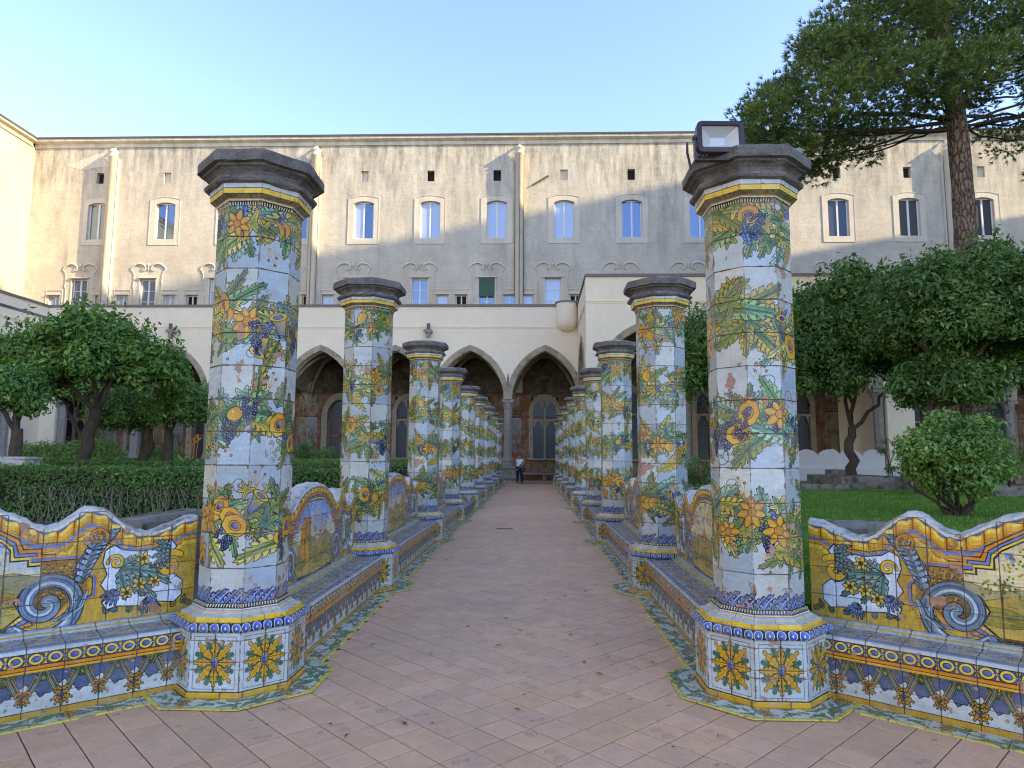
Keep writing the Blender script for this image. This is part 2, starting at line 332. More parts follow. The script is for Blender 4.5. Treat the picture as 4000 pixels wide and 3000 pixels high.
def paint_shaft(seed, chipy=0.):
    random.seed(seed); W, H = 1024, 1512; cv = Cv(W, H, WH, True); OWK[0] = 1.75
    tv = np.random.RandomState(seed).rand(12, 8)
    for r in range(12):
        for k in range(8):
            v = tv[r, k]; base = np.array(WH)*(1-v)+np.array((.59, .65, .69) if v > .45 else (.75, .72, .64))*v
            cv.rect(k*128, (k+1)*128, r*126, (r+1)*126, base)
    cv.mottle(.045, 60, seed); U = random.uniform
    for band in range(4):
        zb = H-(.12+.715*band+.02*seed)*PXM; ph = U(0, 6); items = []; u = 0.
        zc = lambda u: zb-46*math.sin(u/W*4*PI+ph)+(0 if band else 20)
        for side in (1, -1):            # outward pointing sprays give the ragged edge
            u = 0.
            while u < W:
                a = side*PI/2+U(-.9, .9); lc = random.choice(LEAFC)
                if random.random() < .62: items.append((0, acanthus, (u, zc(u)+side*U(5, 30), a, U(100, 165), U(42, 66), lc[0], lc[1], U(-.3, .3), 5)))
                elif random.random() < .5: items.append((0, vine, (u, zc(u)+side*U(70, 110), a, U(34, 52), lc[0], lc[1])))
                else: items.append((0, random.choice((tendril, berries)), (u, zc(u)+side*U(70, 100), a, U(60, 85))))
                u += U(30, 62)
        u = 0.
        while u < W:
            z = zc(u); dz = U(-62, 62); y = z+dz; lc = random.choice(LEAFC); q = random.random()
            if q < .50: items.append((1, acanthus, (u-70, z+dz*.7, (0 if random.random() < .6 else PI)+U(-.65, .65), U(150, 235), U(58, 90), lc[0], lc[1], U(-.25, .25), random.choice((6, 7)))))
            elif q < .70: items.append((2, vine, (u, y, U(0, 6.28), U(40, 62), lc[0], lc[1])))
            elif q < .745: items.append((3, lily, (u, y, U(46, 66))))
            elif q < .79: items.append((3, poppy, (u, y, U(36, 50))))
            elif q < .83: items.append((3, fruit, (u, y, U(22, 32), YE, ORG, 1.25, U(0, 3))))
            elif q < .88: items.append((3, grapes, (u, z-abs(dz), U(52, 70), 34, DB, LB, 7.5)))
            elif q < .93: items.append((2, bell, (u, z-abs(dz)*.4, U(-2.6, 2.6), U(60, 84), random.choice((BL, (.35, .42, .58))))))
            elif q < .955: items.append((3, pods, (u, z+20, U(-1.8, -1.2), U(84, 110))))
            else: items.append((2, acanthus, (u, y, U(0, 6.28), U(80, 120), 34, BL, LB, .3, 5)))
            u += U(15, 25)
        cv.line([(t, zc(t)) for t in range(0, W+1, 24)], (.50, .34, .16), 7)
        for it in sorted(items, key=lambda q: q[0]): it[1](cv, *it[2])
    OWK[0] = 1.3; cv.brush(.055, seed)
    # blue wave leaves round the foot
    cv.rect(0, W, 0, 12, (.45, .52, .70))
    for i in range(34):
        x = i*30.1+random.uniform(-3, 3); big = i % 2
        acanthus(cv, x-46, -12, .95+random.uniform(-.08, .08), 104 if big else 84, 34, BL if big else (.26, .36, .62), (.55, .64, .84), -.32, 5, True, 2.0)
        cv.line([(x-30, 2), (x-8, 30), (x+14, 50)], (.74, .60, .32) if big else (.72, .78, .90), 2.)
    cv.chip(.775-chipy, 70, seed); n = np.linspace(0, 1, H)[:, None]
    g = fbm(H, W, 60, seed+50, 5)-.66-.55*n+chipy*.6; m = np.clip(g*40, 0, 1); cv.a = cv.a*(1-m[..., None])+np.array((.72, .55, .46), np.float32)*(.85+.3*fbm(H, W, 8, 2))[..., None]*m[..., None]; cv.al *= 1-m
    cv.grime(128, 126, 3.4, seed, .9); OWK[0] = 1.; return cv.image('painted_shaft')
def paint_rosettes():
    OWK[0] = 1.25
    W = 256; cv = Cv(W*4, 288, (.72, .75, .75)); random.seed(3); cv.mottle(.04, 50, 2)
    for q in range(4):
        cx, cy = q*W+128, 158
        cv.rect(q*W, q*W+W, 0, 30, (.80, .60, .16)); cv.line([(q*W, 31), (q*W+W, 31)], INK, 2.2)
        for a, b in (((22, 44), (22, 270)), ((22, 270), (234, 270)), ((234, 270), (234, 44)), ((22, 44), (234, 44))): cv.line([(q*W+a[0], a[1]), (q*W+b[0], b[1])], (.2, .2, .25), 1.5)
        for i in range(8):
            a = i*PI/4+PI/8; rr = 74
            for s in (1,): acanthus(cv, cx+rr*.66*math.cos(a), cy+rr*.66*math.sin(a), a, 58, 46, (.18, .38, .27), (.30, .52, .40), 0, 3, True, 1.2)
        for i in range(8):
            a = i*PI/4; Ln = 98 if i % 2 == 0 else 112
            acanthus(cv, cx+12*math.cos(a), cy+12*math.sin(a), a, Ln, 41, YE, (.80, .58, .12), 0, 4, True, 1.5)
            cv.line([(cx+20*math.cos(a), cy+20*math.sin(a)), (cx+Ln*.75*math.cos(a), cy+Ln*.75*math.sin(a))], (.62, .38, .08), 3)
        for i in range(8):
            a = i*PI/4+PI/8; cv.poly(rot([(0, -6), (44, 0), (0, 6)], a, cx, cy), (.16, .36, .24), None, 1.2)
        cv.circ(cx, cy, 21, ORG, 30, 1.6); cv.circ(cx, cy, 15, BL, 24, 1.2, c2=LB); cv.line([(cx, cy-16), (cx, cy+16)], YL, 1.5)
    cv.chip(.745, 46, 12); cv.brush(.07, 3); OWK[0] = 1.; cv.grime(128, 126.5, 3.4, 8, .9); return cv.image('painted_rosettes')
TRIM_W, TRIM_H, TPM = 1024, 768, 640.   # px per metre along
TR = {}                                  # row name -> (v0, v1)
def paint_trim():
    cv = Cv(TRIM_W, TRIM_H, (.74, .75, .73), True); random.seed(5); y = [0]
    def row(name, h): a = y[0]; y[0] += h; TR[name] = ((a+1)/TRIM_H, (a+h-1)/TRIM_H); return a
    # riser with festoons, 166 px = .26 m ; period 256 px = .40 m
    a = row('riser', 166); OWK[0] = 1.3; cv.rect(0, TRIM_W, a, a+166, (.72, .74, .73)); cv.rect(0, TRIM_W, a, a+26, (.72, .54, .16)); cv.line([(0, a+26), (TRIM_W, a+26)], INK, 2)
    top = [(x, a+98+22*math.cos(x*2*PI/128)+6*math.sin(x*2*PI/32)) for x in range(0, TRIM_W+17, 8)]
    cv.poly(top+[(TRIM_W+8, a+176), (-8, a+176)], (.22, .28, .43), (.38, .43, .54), 2)
    for i in range(8):
        x = i*128+64
        if i % 2 == 0:
            cv.circ(x, a+140, 12, (.30, .40, .24), ow=1.8); cv.circ(x, a+140, 5, OL, ow=0)
        else:
            cv.poly([(x-40, a+163), (x+40, a+163), (x+30, a+136), (x, a+124), (x-30, a+136)], (.14, .18, .10), (.36, .40, .20), 1.8)
            for k in range(26): cv.circ(x+random.uniform(-28, 28), a+random.uniform(134, 160), 2.6, random.choice((OL, YE, G2)), ow=0)
            for sg in (1, -1): cv.line(spiral(x+sg*34, a+138, 12, 3, 1.5, sg*1.1, 14), INK, 7); cv.line(spiral(x+sg*34, a+138, 12, 3, 1.5, sg*1.1, 14), ORG, 4)
        for sg in (1, -1):
            for k in range(5): 
                P = [(x+sg*(6+k*5), a+164-k*4), (x+sg*(15+k*8), a+128-k*5), (x+sg*(30+k*7), a+98-k*4), (x+sg*(50+k*2), a+80-k*3)]
                cv.line(P, INK, 8); cv.line(P, ((.40, .46, .34), (.66, .58, .28), (.50, .58, .66), (.28, .36, .40), (.55, .50, .26))[k], 5)
            cv.line(spiral(x+sg*50, a+84, 19, 4, -PI/2 if sg > 0 else -PI/2, sg*1.2, 18), INK, 9); cv.line(spiral(x+sg*50, a+84, 19, 4, -PI/2, sg*1.2, 18), ORG, 6)
        x = i*128
        if i % 2:
            for k in range(5): acanthus(cv, x, a+66, -PI/2+(k-2)*.62, 40, 20, YE, ORG, 0, 3, True, 1.6)
            for sg in (1, -1):
                for k in range(2): acanthus(cv, x, a+72, PI/2+sg*(.5+k*.6), 36, 18, YE, ORG, 0, 3, True, 1.6)
            cv.circ(x, a+68, 9, BL, ow=1.6)
        else:
            for k in range(5): acanthus(cv, x, a+78, -PI/2+(k-2)*.42, 34, 15, YE, ORG, 0, 3, True, 1.6)
    # lip of the seat, 96 px = .15 m: yellow, orange, ovals, white
    a = row('lip', 96); cv.rect(0, TRIM_W, a, a+12, (.85, .66, .20)); cv.rect(0, TRIM_W, a+12, a+26, (.83, .50, .14)); cv.rect(0, TRIM_W, a+26, a+68, (.26, .32, .50)); cv.rect(0, TRIM_W, a+68, a+96, (.70, .71, .69)); cv.rect(0, TRIM_W, a+84, a+96, (.46, .49, .54))
    for yy in (12, 26, 68): cv.line([(0, a+yy), (TRIM_W, a+yy)], INK, 1.8)
    for i in range(16):
        x = i*64+32; cv.poly([(x+24, a+28), (x+40, a+28), (x+34, a+44), (x+30, a+44)], YE, None, 1.2); cv.poly([(x+24, a+66), (x+40, a+66), (x+34, a+50), (x+30, a+50)], YE, None, 1.2)
        cv.circ(x, a+47, 27, (.12, .14, .3), 20.5, 0); cv.circ(x, a+47, 25, (.90, .76, .30), 19, 1.4); cv.circ(x, a+47, 14.5, BL, 9.5, 1.6, c2=(.4, .5, .8)); cv.line([(x+22, a+47), (x+42, a+47)], LB, 4)
    # seat top swirls, 150 px
    a = row('seat', 150); cv.rect(0, TRIM_W, a, a+150, (.66, .66, .60))
    for i in range(620):
        x, yy = random.uniform(0, TRIM_W), a+random.uniform(14, 136); r = random.uniform(8, 22); a0 = random.random()*6; sg = random.choice((1, -1))
        P = [(x+r*(1-t*.12)*math.cos(a0+sg*t)*1.3, yy+r*(1-t*.12)*math.sin(a0+sg*t)*.7) for t in np.linspace(0, 4.2, 9)]
        if min(p[1] for p in P) > a+4 and max(p[1] for p in P) < a+146: cv.line(P, random.choice((BL, (.36, .42, .58), LB, YE, (.62, .50, .26), INK)), random.uniform(2, 4.5))
    OWK[0] = 1.; a = row('white', 24); cv.rect(0, TRIM_W, a, a+24, (.72, .75, .76))
    a = row('yellow', 24); cv.rect(0, TRIM_W, a, a+24, (.88, .72, .24))
    a = row('blue', 24); cv.rect(0, TRIM_W, a, a+24, (.58, .62, .66))
    # torus medallions, 48 px; five to a face
    a = row('torus', 48); cv.rect(0, TRIM_W, a, a+48, (.12, .12, .16))
    for i in range(20):
        x = i*51.2+25.6; cv.circ(x, a+24, 21, (.80, .86, .92), 19, 0); cv.circ(x, a+24, 16.5, BL, 14.5, 1.2, c2=(.38, .50, .84)); cv.circ(x, a+24, 4, (.90, .88, .80), ow=0); cv.poly([(x+20, a+2), (x+31, a+2), (x+25.6, a+10)], ORG, None, .8); cv.poly([(x+20, a+46), (x+31, a+46), (x+25.6, a+38)], ORG, None, .8)
    # dentils, 32 px
    a = row('dentil', 32); cv.rect(0, TRIM_W, a, a+32, (.13, .12, .13)); cv.rect(0, TRIM_W, a, a+6, (.80, .55, .24)); cv.rect(0, TRIM_W, a+6, a+11, (.80, .82, .80))
    for i in range(52):
        x = i*TRIM_W/52; cv.poly([(x+3, a+32), (x+15, a+32), (x+13, a+17), (x+9, a+14), (x+5, a+17)], (.85, .80, .62), None, .8)
    # floor border: leaves and yellow flowers, 96 px = .16 m, period 224
    a = row('border', 96); cv.rect(0, TRIM_W, a, a+96, (.76, .78, .70)); cv.rect(0, TRIM_W, a, a+15, (.86, .76, .28)); cv.line([(0, a+16), (TRIM_W, a+16)], INK, 1.2)
    for i in range(4):
        for k in range(9):
            x = i*256+random.uniform(44, 256); yy = a+random.uniform(30, 82)
            for j in range(3): acanthus(cv, x+random.uniform(-14, 14), yy+random.uniform(-10, 10), random.uniform(-.7, .7)+(PI if random.random() < .5 else 0), random.uniform(34, 50), 15, (.26, .48, .30), (.48, .64, .42), random.uniform(-.4, .4), 3, False, 1.1)
        x = i*256+18
        for k in range(14): cv.circ(x+random.uniform(-34, 34), a+random.uniform(26, 86), 5, LB if k % 2 else BL, 4, .8)
        for b in (0, 1): lily(cv, x, a+40+b*30, 21, YE, ORG, 6)
    # leaf frieze
    a = row('frieze', 60); cv.rect(0, TRIM_W, a, a+60, (.56, .54, .44))
    for i in range(60): acanthus(cv, random.uniform(0, TRIM_W), a+random.uniform(14, 46), random.random()*6.28, 30, 14, random.choice((G1, TE, (.55, .45, .2))), random.choice((OL, YE, WH)), .2, 3, False, 1)
    cv.brush(.06, 5); cv.mottle(.08, 26, 9); cv.mottle(.06, 90, 19); cv.chip(.755, 30, 21)
    m = np.zeros((TRIM_H, TRIM_W), np.float32); x = np.arange(TRIM_W); dx = np.minimum(x % 128, 128-x % 128); n = fbm(TRIM_H, TRIM_W, 18, 30)
    m[:] = np.clip((2.2*(.3+1.5*n)-dx[None])/1.3, 0, 1)*.75; m[TRIM_H-200:] *= 0
    cv.a = cv.a*(1-m[..., None])+np.array((.40, .33, .28), np.float32)*m[..., None]
    return cv.image('painted_trim')
# bench-back outline: height above the pavement at distance u from the middle of a 3.3 m back
_PU = [0, .15, .3, .45, .58, .68, .76, .82, .87, .92, .98, 1.04, 1.10, 1.17, 1.24, 1.31, 1.38, 1.46, 1.56, 1.68, 1.85]
_PZ = [1.315, 1.31, 1.295, 1.262, 1.215, 1.165, 1.12, 1.102, 1.108, 1.14, 1.19, 1.222, 1.226, 1.195, 1.14, 1.075, 1.04, 1.035, 1.065, 1.12, 1.14]
def prof(u): return float(np.interp(abs(u), _PU, _PZ))
BPM, B_Z0, B_W, B_H = 480., .42, 3.6, .94
def spiral(cx, cy, r0, r1, a0, turns, n=26): return [(cx+(r0+(r1-r0)*t)*math.cos(a0+turns*2*PI*t), cy+(r0+(r1-r0)*t)*math.sin(a0+turns*2*PI*t)) for t in np.linspace(0, 1, n)]
def paint_back(seed, sky=True):
    OWK[0] = 1.5
    random.seed(seed); W, H = int(B_W*BPM), int(B_H*BPM); h = W//2; cv = Cv(h, H, (.75, .60, .22)); cv.mottle(.08, 40, seed)
    # painted right half: x = 0 at the middle
    m = lambda u, z: (u*BPM, (z-B_Z0)*BPM)
    M = lambda L_: [m(*p) for p in L_]
    X = np.arange(h)/BPM; pz = np.interp(X, _PU, _PZ); sl = np.gradient(pz, X); D = ((pz[None]-B_Z0)-np.arange(H)[:, None]/BPM)/np.sqrt(1+sl[None]**2)
    arc = np.concatenate([[0], np.cumsum(np.hypot(np.diff(X), np.diff(pz)))])
    def band(d0, d1, c):
        k = np.clip((D-d0)*BPM, 0, 1)*np.clip((d1-D)*BPM, 0, 1); cv.a[:] = cv.a*(1-k[..., None])+np.asarray(c, np.float32)*k[..., None]
    wob = .008*np.sin(arc*2*PI/.115)[None]
    band(-.5, .055, (.34, .40, .58)); band(-.5, .022, (.78, .78, .74))
    D0 = D.copy(); D = D0-wob; band(.030, .100, (.86, .66, .20)); band(.036, .058, (.93, .80, .36)); band(.083, .095, (.78, .48, .14)); band(.026, .030, INK); band(.099, .1035, INK)
    bead = (abs(((arc/.115) % 1)-.5) > .455)[None]*np.clip((D-.028)*BPM, 0, 1)*np.clip((.102-D)*BPM, 0, 1); cv.a[:] = cv.a*(1-bead[..., None])+np.array((.30, .18, .06), np.float32)*bead[..., None]
    b2 = (abs(((arc/.115) % 1)-.5) > .33)[None]*np.clip((D-.028)*BPM, 0, 1)*np.clip((.102-D)*BPM, 0, 1)*.45; cv.a[:] = cv.a*(1-b2[..., None])+np.array((.80, .45, .10), np.float32)*b2[..., None]
    D = D0; band(.104, .128, (.36, .45, .70)); band(.128, .150, (.85, .54, .16)); band(.150, .155, INK); band(.155, .185, (.90, .74, .28))
    # brushwork and scrolls over the yellow ground
    for i in range(260):
        u, z = random.uniform(.9, 1.8), random.uniform(.44, .98); a0 = random.uniform(-.5, .5)+PI/2; l = random.uniform(.03, .10); cv.line(M([(u, z), (u+l*math.cos(a0)*.4, z+l*math.sin(a0))]), random.choice(((.64, .46, .12), (.84, .70, .30), (.70, .50, .16), (.58, .44, .18))), 2.4, .55)
    for k in range(9): acanthus(cv, *m(1.20+.07*k, .50+.012*math.sin(k*2)), PI/2+.9*math.sin(k*1.7), 34, 20, random.choice((TE, G1, (.62, .42, .12))), random.choice((OL, LB, YE)), .2, 4, True, 1.4)
    # middle cartouche
    def cart(g): return M([(0, 1.165-g), (.25, 1.15-g), (.44, 1.10-g), (.58, 1.02-g), (.62-g*.6, .97-g), (.62-g, .90-g), (.72-g, .90-g), (.72-g, .86-g), (.80-g, .86-g), (.80-g, .78), (.70-g, .72), (.66-g, .64), (.70-g, .56+g), (.62-g, .49+g*.3), (0, .47+g*.3)])
    cv.poly(cart(-.075), (.84, .52, .16), None, 2.2); cv.poly(cart(-.05), (.40, .50, .74), None, 1.8); cv.poly(cart(-.028), (.92, .76, .30), None, 1.8); cv.poly(cart(-.008), (.13, .12, .14), None, 1)
    # brown speckled field beside it and its frame
    P = M([(.80, .90), (1.02, .90), (1.02, .80), (1.08, .76), (1.08, .66), (.98, .62), (.90, .52), (.78, .50), (.74, .62), (.80, .74)])
    cv.poly(P, (.46, .33, .14), (.62, .45, .2), 4, oc=(.83, .50, .14))
    for i in range(230):
        x, y = m(random.uniform(.80, 1.03), random.uniform(.60, .88)); cv.circ(x, y, 2.6, random.choice(((.2, .13, .08), YE, (.38, .26, .12))), ow=0)
    cv.line(M([(.74, .905), (1.04, .905), (1.06, .79), (1.12, .76), (1.12, .64), (1.0, .58), (.93, .50)]), (.36, .45, .70), 7); cv.line(M([(.74, .92), (1.055, .92), (1.075, .80), (1.14, .77), (1.14, .63), (1.01, .57), (.94, .49)]), (.85, .54, .16), 5); cv.line(M([(.74, .89), (1.03, .89), (1.045, .79), (1.105, .755), (1.105, .645), (.99, .59), (.92, .51)]), INK, 2)
    # white side panel with flower spray
    cv.poly(M([(1.17, .93), (1.22, .97), (1.28, .93), (1.40, .91), (1.52, .93), (1.60, .98), (1.64, .93), (1.60, .87), (1.56, .80), (1.62, .74), (1.69, .68), (1.69, .58), (1.64, .53), (1.54, .545), (1.40, .53), (1.27, .545), (1.20, .53), (1.17, .58), (1.20, .64), (1.155, .70), (1.19, .77), (1.16, .85)]), (.82, .86, .88), (.76, .82, .88), 2.2)
    cv.line(M([(1.18, .945), (1.26, .97), (1.36, .945), (1.5, .955), (1.6, .985)]), INK, 1.6)
    x, y = m(1.27, .80)
    for a, l in ((-.25, 178), (-.55, 168), (-.9, 130), (.1, 130), (.5, 80), (-1.3, 110), (-.05, 160)): acanthus(cv, x, y, a, l, 42, TE, (.52, .66, .58), random.uniform(-.25, .15), 5, True, 1.6)
    for u, z in ((1.42, .86), (1.40, .68), (1.50, .69), (1.32, .63)):
        lily(cv, *m(u, z), 25, YE, (.88, .74, .30), 6); cv.circ(*m(u, z), 5, (.25, .15, .05), ow=1)
    for u, z, a in ((1.26, .66, -2.2), (1.45, .585, -1.2)):
        for k in range(5): acanthus(cv, *m(u, z), a+(k-2)*.28, 56, 17, BL, LB, 0, 3, False, 1.3)
    S = spiral(*m(1.245, .845), 26, 5, PI, -1.25); cv.line(S, INK, 13); cv.line(S, (.88, .66, .20), 9.5); S = spiral(*m(1.60, .80), 46, 12, .8, 1.0); cv.line(S, INK, 24); cv.line(S, (.86, .64, .18), 20)
    # blue-grey crest of the frame
    for k in range(7):
        acanthus(cv, *m(1.045+.008*k, .72+.036*k), PI/2+.25-.09*k, 132-7*k, 54, (TE, (.30, .40, .52), (.42, .50, .56))[k % 3], (LB, (.70, .78, .84))[k % 2], -.62, 5, True, 1.6)
    for k in range(5): acanthus(cv, *m(1.60+.0*k, .93-.02*k), 2.4+.3*k, 60, 24, TE, (.5, .62, .6), .4, 4, True, 1.6)
    # volute at the foot
    for rr, c, wd in ((112, INK, 42), (112, (.44, .52, .60), 36), (102, (.72, .77, .79), 11), (121, (.26, .36, .50), 6)):
        cv.line(spiral(*m(.84, .615), rr, 8, -2.4, 1.55, 44), c, wd)
    for rr in (84, 94, 106, 117, 127): cv.line(spiral(*m(.84, .615), rr, rr-62, -2.6, 1.1, 30), (.25, .35, .45), 1.4)
    for k in range(5): P = [m(.88+.02*k, .50), m(.98+.018*k, .54+.008*k), m(1.03+.012*k, .62+.012*k)]; cv.line(P, INK, 8); cv.line(P, (LB, (.55, .62, .66), TE, LB, (.6, .7, .7))[k], 5.5)
    S = spiral(*m(1.12, 1.03), 30, 6, -.5, 1.3); cv.line(S, INK, 12); cv.line(S, ORG, 9)
    cv.rect(0, h, 0, 6, (.88, .70, .22))
    for i in range(12): acanthus(cv, *m(.08+.055*i, .47), -1.57, 22, 12, G1, OL, 0, 3, False, 1)
    full = Cv(W, H, CR); full.a[:, h:h+h] = cv.a[:, :W-h]; full.a[:, :h] = cv.a[:, ::-1][:, :h]; cv = full
    # landscape
    L_ = Cv(W, H, (.86, .80, .62)); fx = lambda u, z: (h+u*BPM, (z-B_Z0)*BPM)
    zz = np.arange(H)/BPM+B_Z0; n = fbm(H, W, 60, seed+8); skyc = np.array((.50, .62, .84) if sky else (.86, .78, .52)); t = np.clip((zz[:, None]-.82)/.3+(n-.5)*1.6, 0, 1)[..., None]
    L_.a = L_.a*(1-t)+skyc*t; n2 = fbm(H, W, 26, seed+9); t = (np.clip((n2-.6)*9, 0, 1)*(zz[:, None] > .95))[..., None]; L_.a = L_.a*(1-t)+np.array((.40, .50, .78))*t
    for i, c in enumerate(((.66, .62, .44), (.74, .62, .28), (.60, .56, .26), (.80, .68, .32))):
        b = .80-i*.075; P = [fx(-.85+k*.1, b+.035*math.sin(k*1.1+i*2+seed)+random.uniform(-.012, .012)) for k in range(18)]; L_.poly(P+[fx(.9, .4), fx(-.9, .4)], c, [q*.85 for q in c], 1.2, (.4, .32, .16))
    for i in range(120):
        u, z = random.uniform(-.8, .8), random.uniform(.48, .74); L_.line([fx(u, z), fx(u+random.uniform(.03, .12), z+random.uniform(-.01, .01))], random.choice(((.42, .40, .16), (.55, .42, .14), (.36, .46, .26), YE)), 1.8)
    def house(u, z, w, hh, c=(.86, .66, .22)):
        L_.poly([fx(u, z), fx(u+w, z), fx(u+w, z+hh), fx(u, z+hh)], c, (.72, .50, .16), 1.8); L_.poly([fx(u-.012, z+hh), fx(u+w+.012, z+hh), fx(u+w*.5, z+hh+w*.45)], (.80, .50, .16), None, 1.8)
        for k in range(3): L_.rect(*[int(q) for q in (fx(u+w*(.15+.3*k), 0)[0], fx(u+w*(.27+.3*k), 0)[0], fx(0, z+hh*.5)[1], fx(0, z+hh*.72)[1])], (.30, .18, .08))
        for k in range(6): L_.line([fx(u+w*(.6+.06*k), z), fx(u+w*(.6+.06*k), z+hh)], (.60, .40, .14), 1)
    def bush(u, z, s):
        L_.line([fx(u, z), fx(u+.01, z+s)], (.32, .22, .1), 3.5)
        for k in range(60): a = random.uniform(0, PI); r = random.random()**.5*s*.6; L_.circ(*fx(u+r*math.cos(a), z+s*.7+r*math.sin(a)), 3.6, random.choice(((.30, .34, .14), (.55, .48, .16), (.72, .56, .18), (.42, .46, .2))), ow=0)
    if seed % 2: house(-.55, .62, .26, .30); house(-.36, .60, .16, .36); bush(.30, .62, .28); bush(.12, .66, .16)
    else: house(.22, .70, .30, .14); house(.42, .70, .12, .20); house(-.2, .72, .2, .10); bush(-.42, .62, .34); bush(-.60, .60, .2); bush(.05, .68, .14)
    for i in range(4): u = random.uniform(-.4, .4); L_.line([fx(u, .58), fx(u, .645)], (.24, .2, .3), 4); L_.circ(*fx(u, .655), 3.5, (.6, .4, .3), ow=0)
    Pc = np.array(cart(0)); Pf = np.concatenate([np.stack([h+Pc[:, 0], Pc[:, 1]], 1), np.stack([h-Pc[::-1, 0], Pc[::-1, 1]], 1)])
    w = cv._win(Pf, 2); xs, ys, Xg, Yg = w; cov = np.clip(.5-_d2(Pf, Xg, Yg, True), 0, 1); ix = np.ix_(ys, xs); cv.a[ix] = cv.a[ix]*(1-cov[..., None])+L_.a[ix]*cov[..., None]
    cv.brush(.10, seed); OWK[0] = 1.; cv.mottle(.07, 30, seed+3); cv.chip(.745, 60, seed*3+1)
    g = fbm(H, W, 70, seed+70, 5)-.72-.5*np.linspace(0, 1, H)[:, None]; mm = np.clip(g*40+6*.0, 0, 1); cv.a = cv.a*(1-mm[..., None])+np.array((.70, .50, .38), np.float32)*(.8+.35*fbm(H, W, 9, 4))[..., None]*mm[..., None]; cv.al *= 1-mm
    cv.grime(96, 94, 2.2, seed, .8); return cv.image('painted_bench_back')
def paint_floor():
    S = 1024; cv = Cv(S, S, (.85, .665, .515)); random.seed(9); cv.mottle(.05, 90, 5); cv.mottle(.05, 7, 6)
    for i in range(4):
        for j in range(4):
            k = random.uniform(.97, 1.03); cv.a[j*256:(j+1)*256, i*256:(i+1)*256] *= k*np.array((1, random.uniform(.985, 1.01), random.uniform(.97, 1.01)))
            for _ in range(random.choice((0, 0, 1, 1, 2))):
                x, y, r = i*256+random.uniform(50, 206), j*256+random.uniform(50, 206), random.uniform(9, 52); n = 18; ph = random.random()*6
                P = [(x+r*1.2*(1+.18*math.sin(3*t+ph)+.1*math.sin(5*t))*math.cos(t), y+r*(1+.15*math.sin(2*t+ph)+random.uniform(-.06, .06))*math.sin(t)) for t in np.linspace(0, 2*PI, n)[:-1]]
                P = [(min(max(p[0], i*256+6), i*256+250), min(max(p[1], j*256+6), j*256+250)) for p in P]
                full = random.random() < .55; s0 = cv.a.copy() if False else None
                cv.poly(P, (.83, .65, .50) if random.random() < .6 else (.72, .56, .43), (.78, .61, .46), 0)
                cv.line(P+[P[0]] if full else P[random.randint(0, 6):random.randint(9, 16)], (.42, .32, .27), random.uniform(1.6, 3.0), .75)
                if r > 34 and full: cv.circ(x, y, r*.25, (.68, .54, .46), ow=2, oc=(.46, .35, .30))
            for _ in range(26): cv.circ(i*256+random.uniform(8, 248), j*256+random.uniform(8, 248), random.uniform(.8, 2.6), random.choice(((.40, .31, .27), (.70, .58, .50), (.36, .28, .25))), ow=0)
            for _ in range(2): x, y = i*256+random.uniform(20, 200), j*256+random.uniform(20, 220); cv.line([(x, y), (x+random.uniform(5, 40), y+random.uniform(-14, 14))], (.74, .64, .57), 1.3, .6)
    y, x = np.mgrid[0:S, 0:S]; d = np.minimum(np.minimum(x % 256, 255-x % 256), np.minimum(y % 256, 255-y % 256)); m = np.clip((5*fbm(S, S, 20, 8)-d)/3, 0, 1)*.5
    cv.a = cv.a*(1-m[..., None])+np.array((.40, .30, .25), np.float32)*m[..., None]
    return cv.image('terracotta_wear')
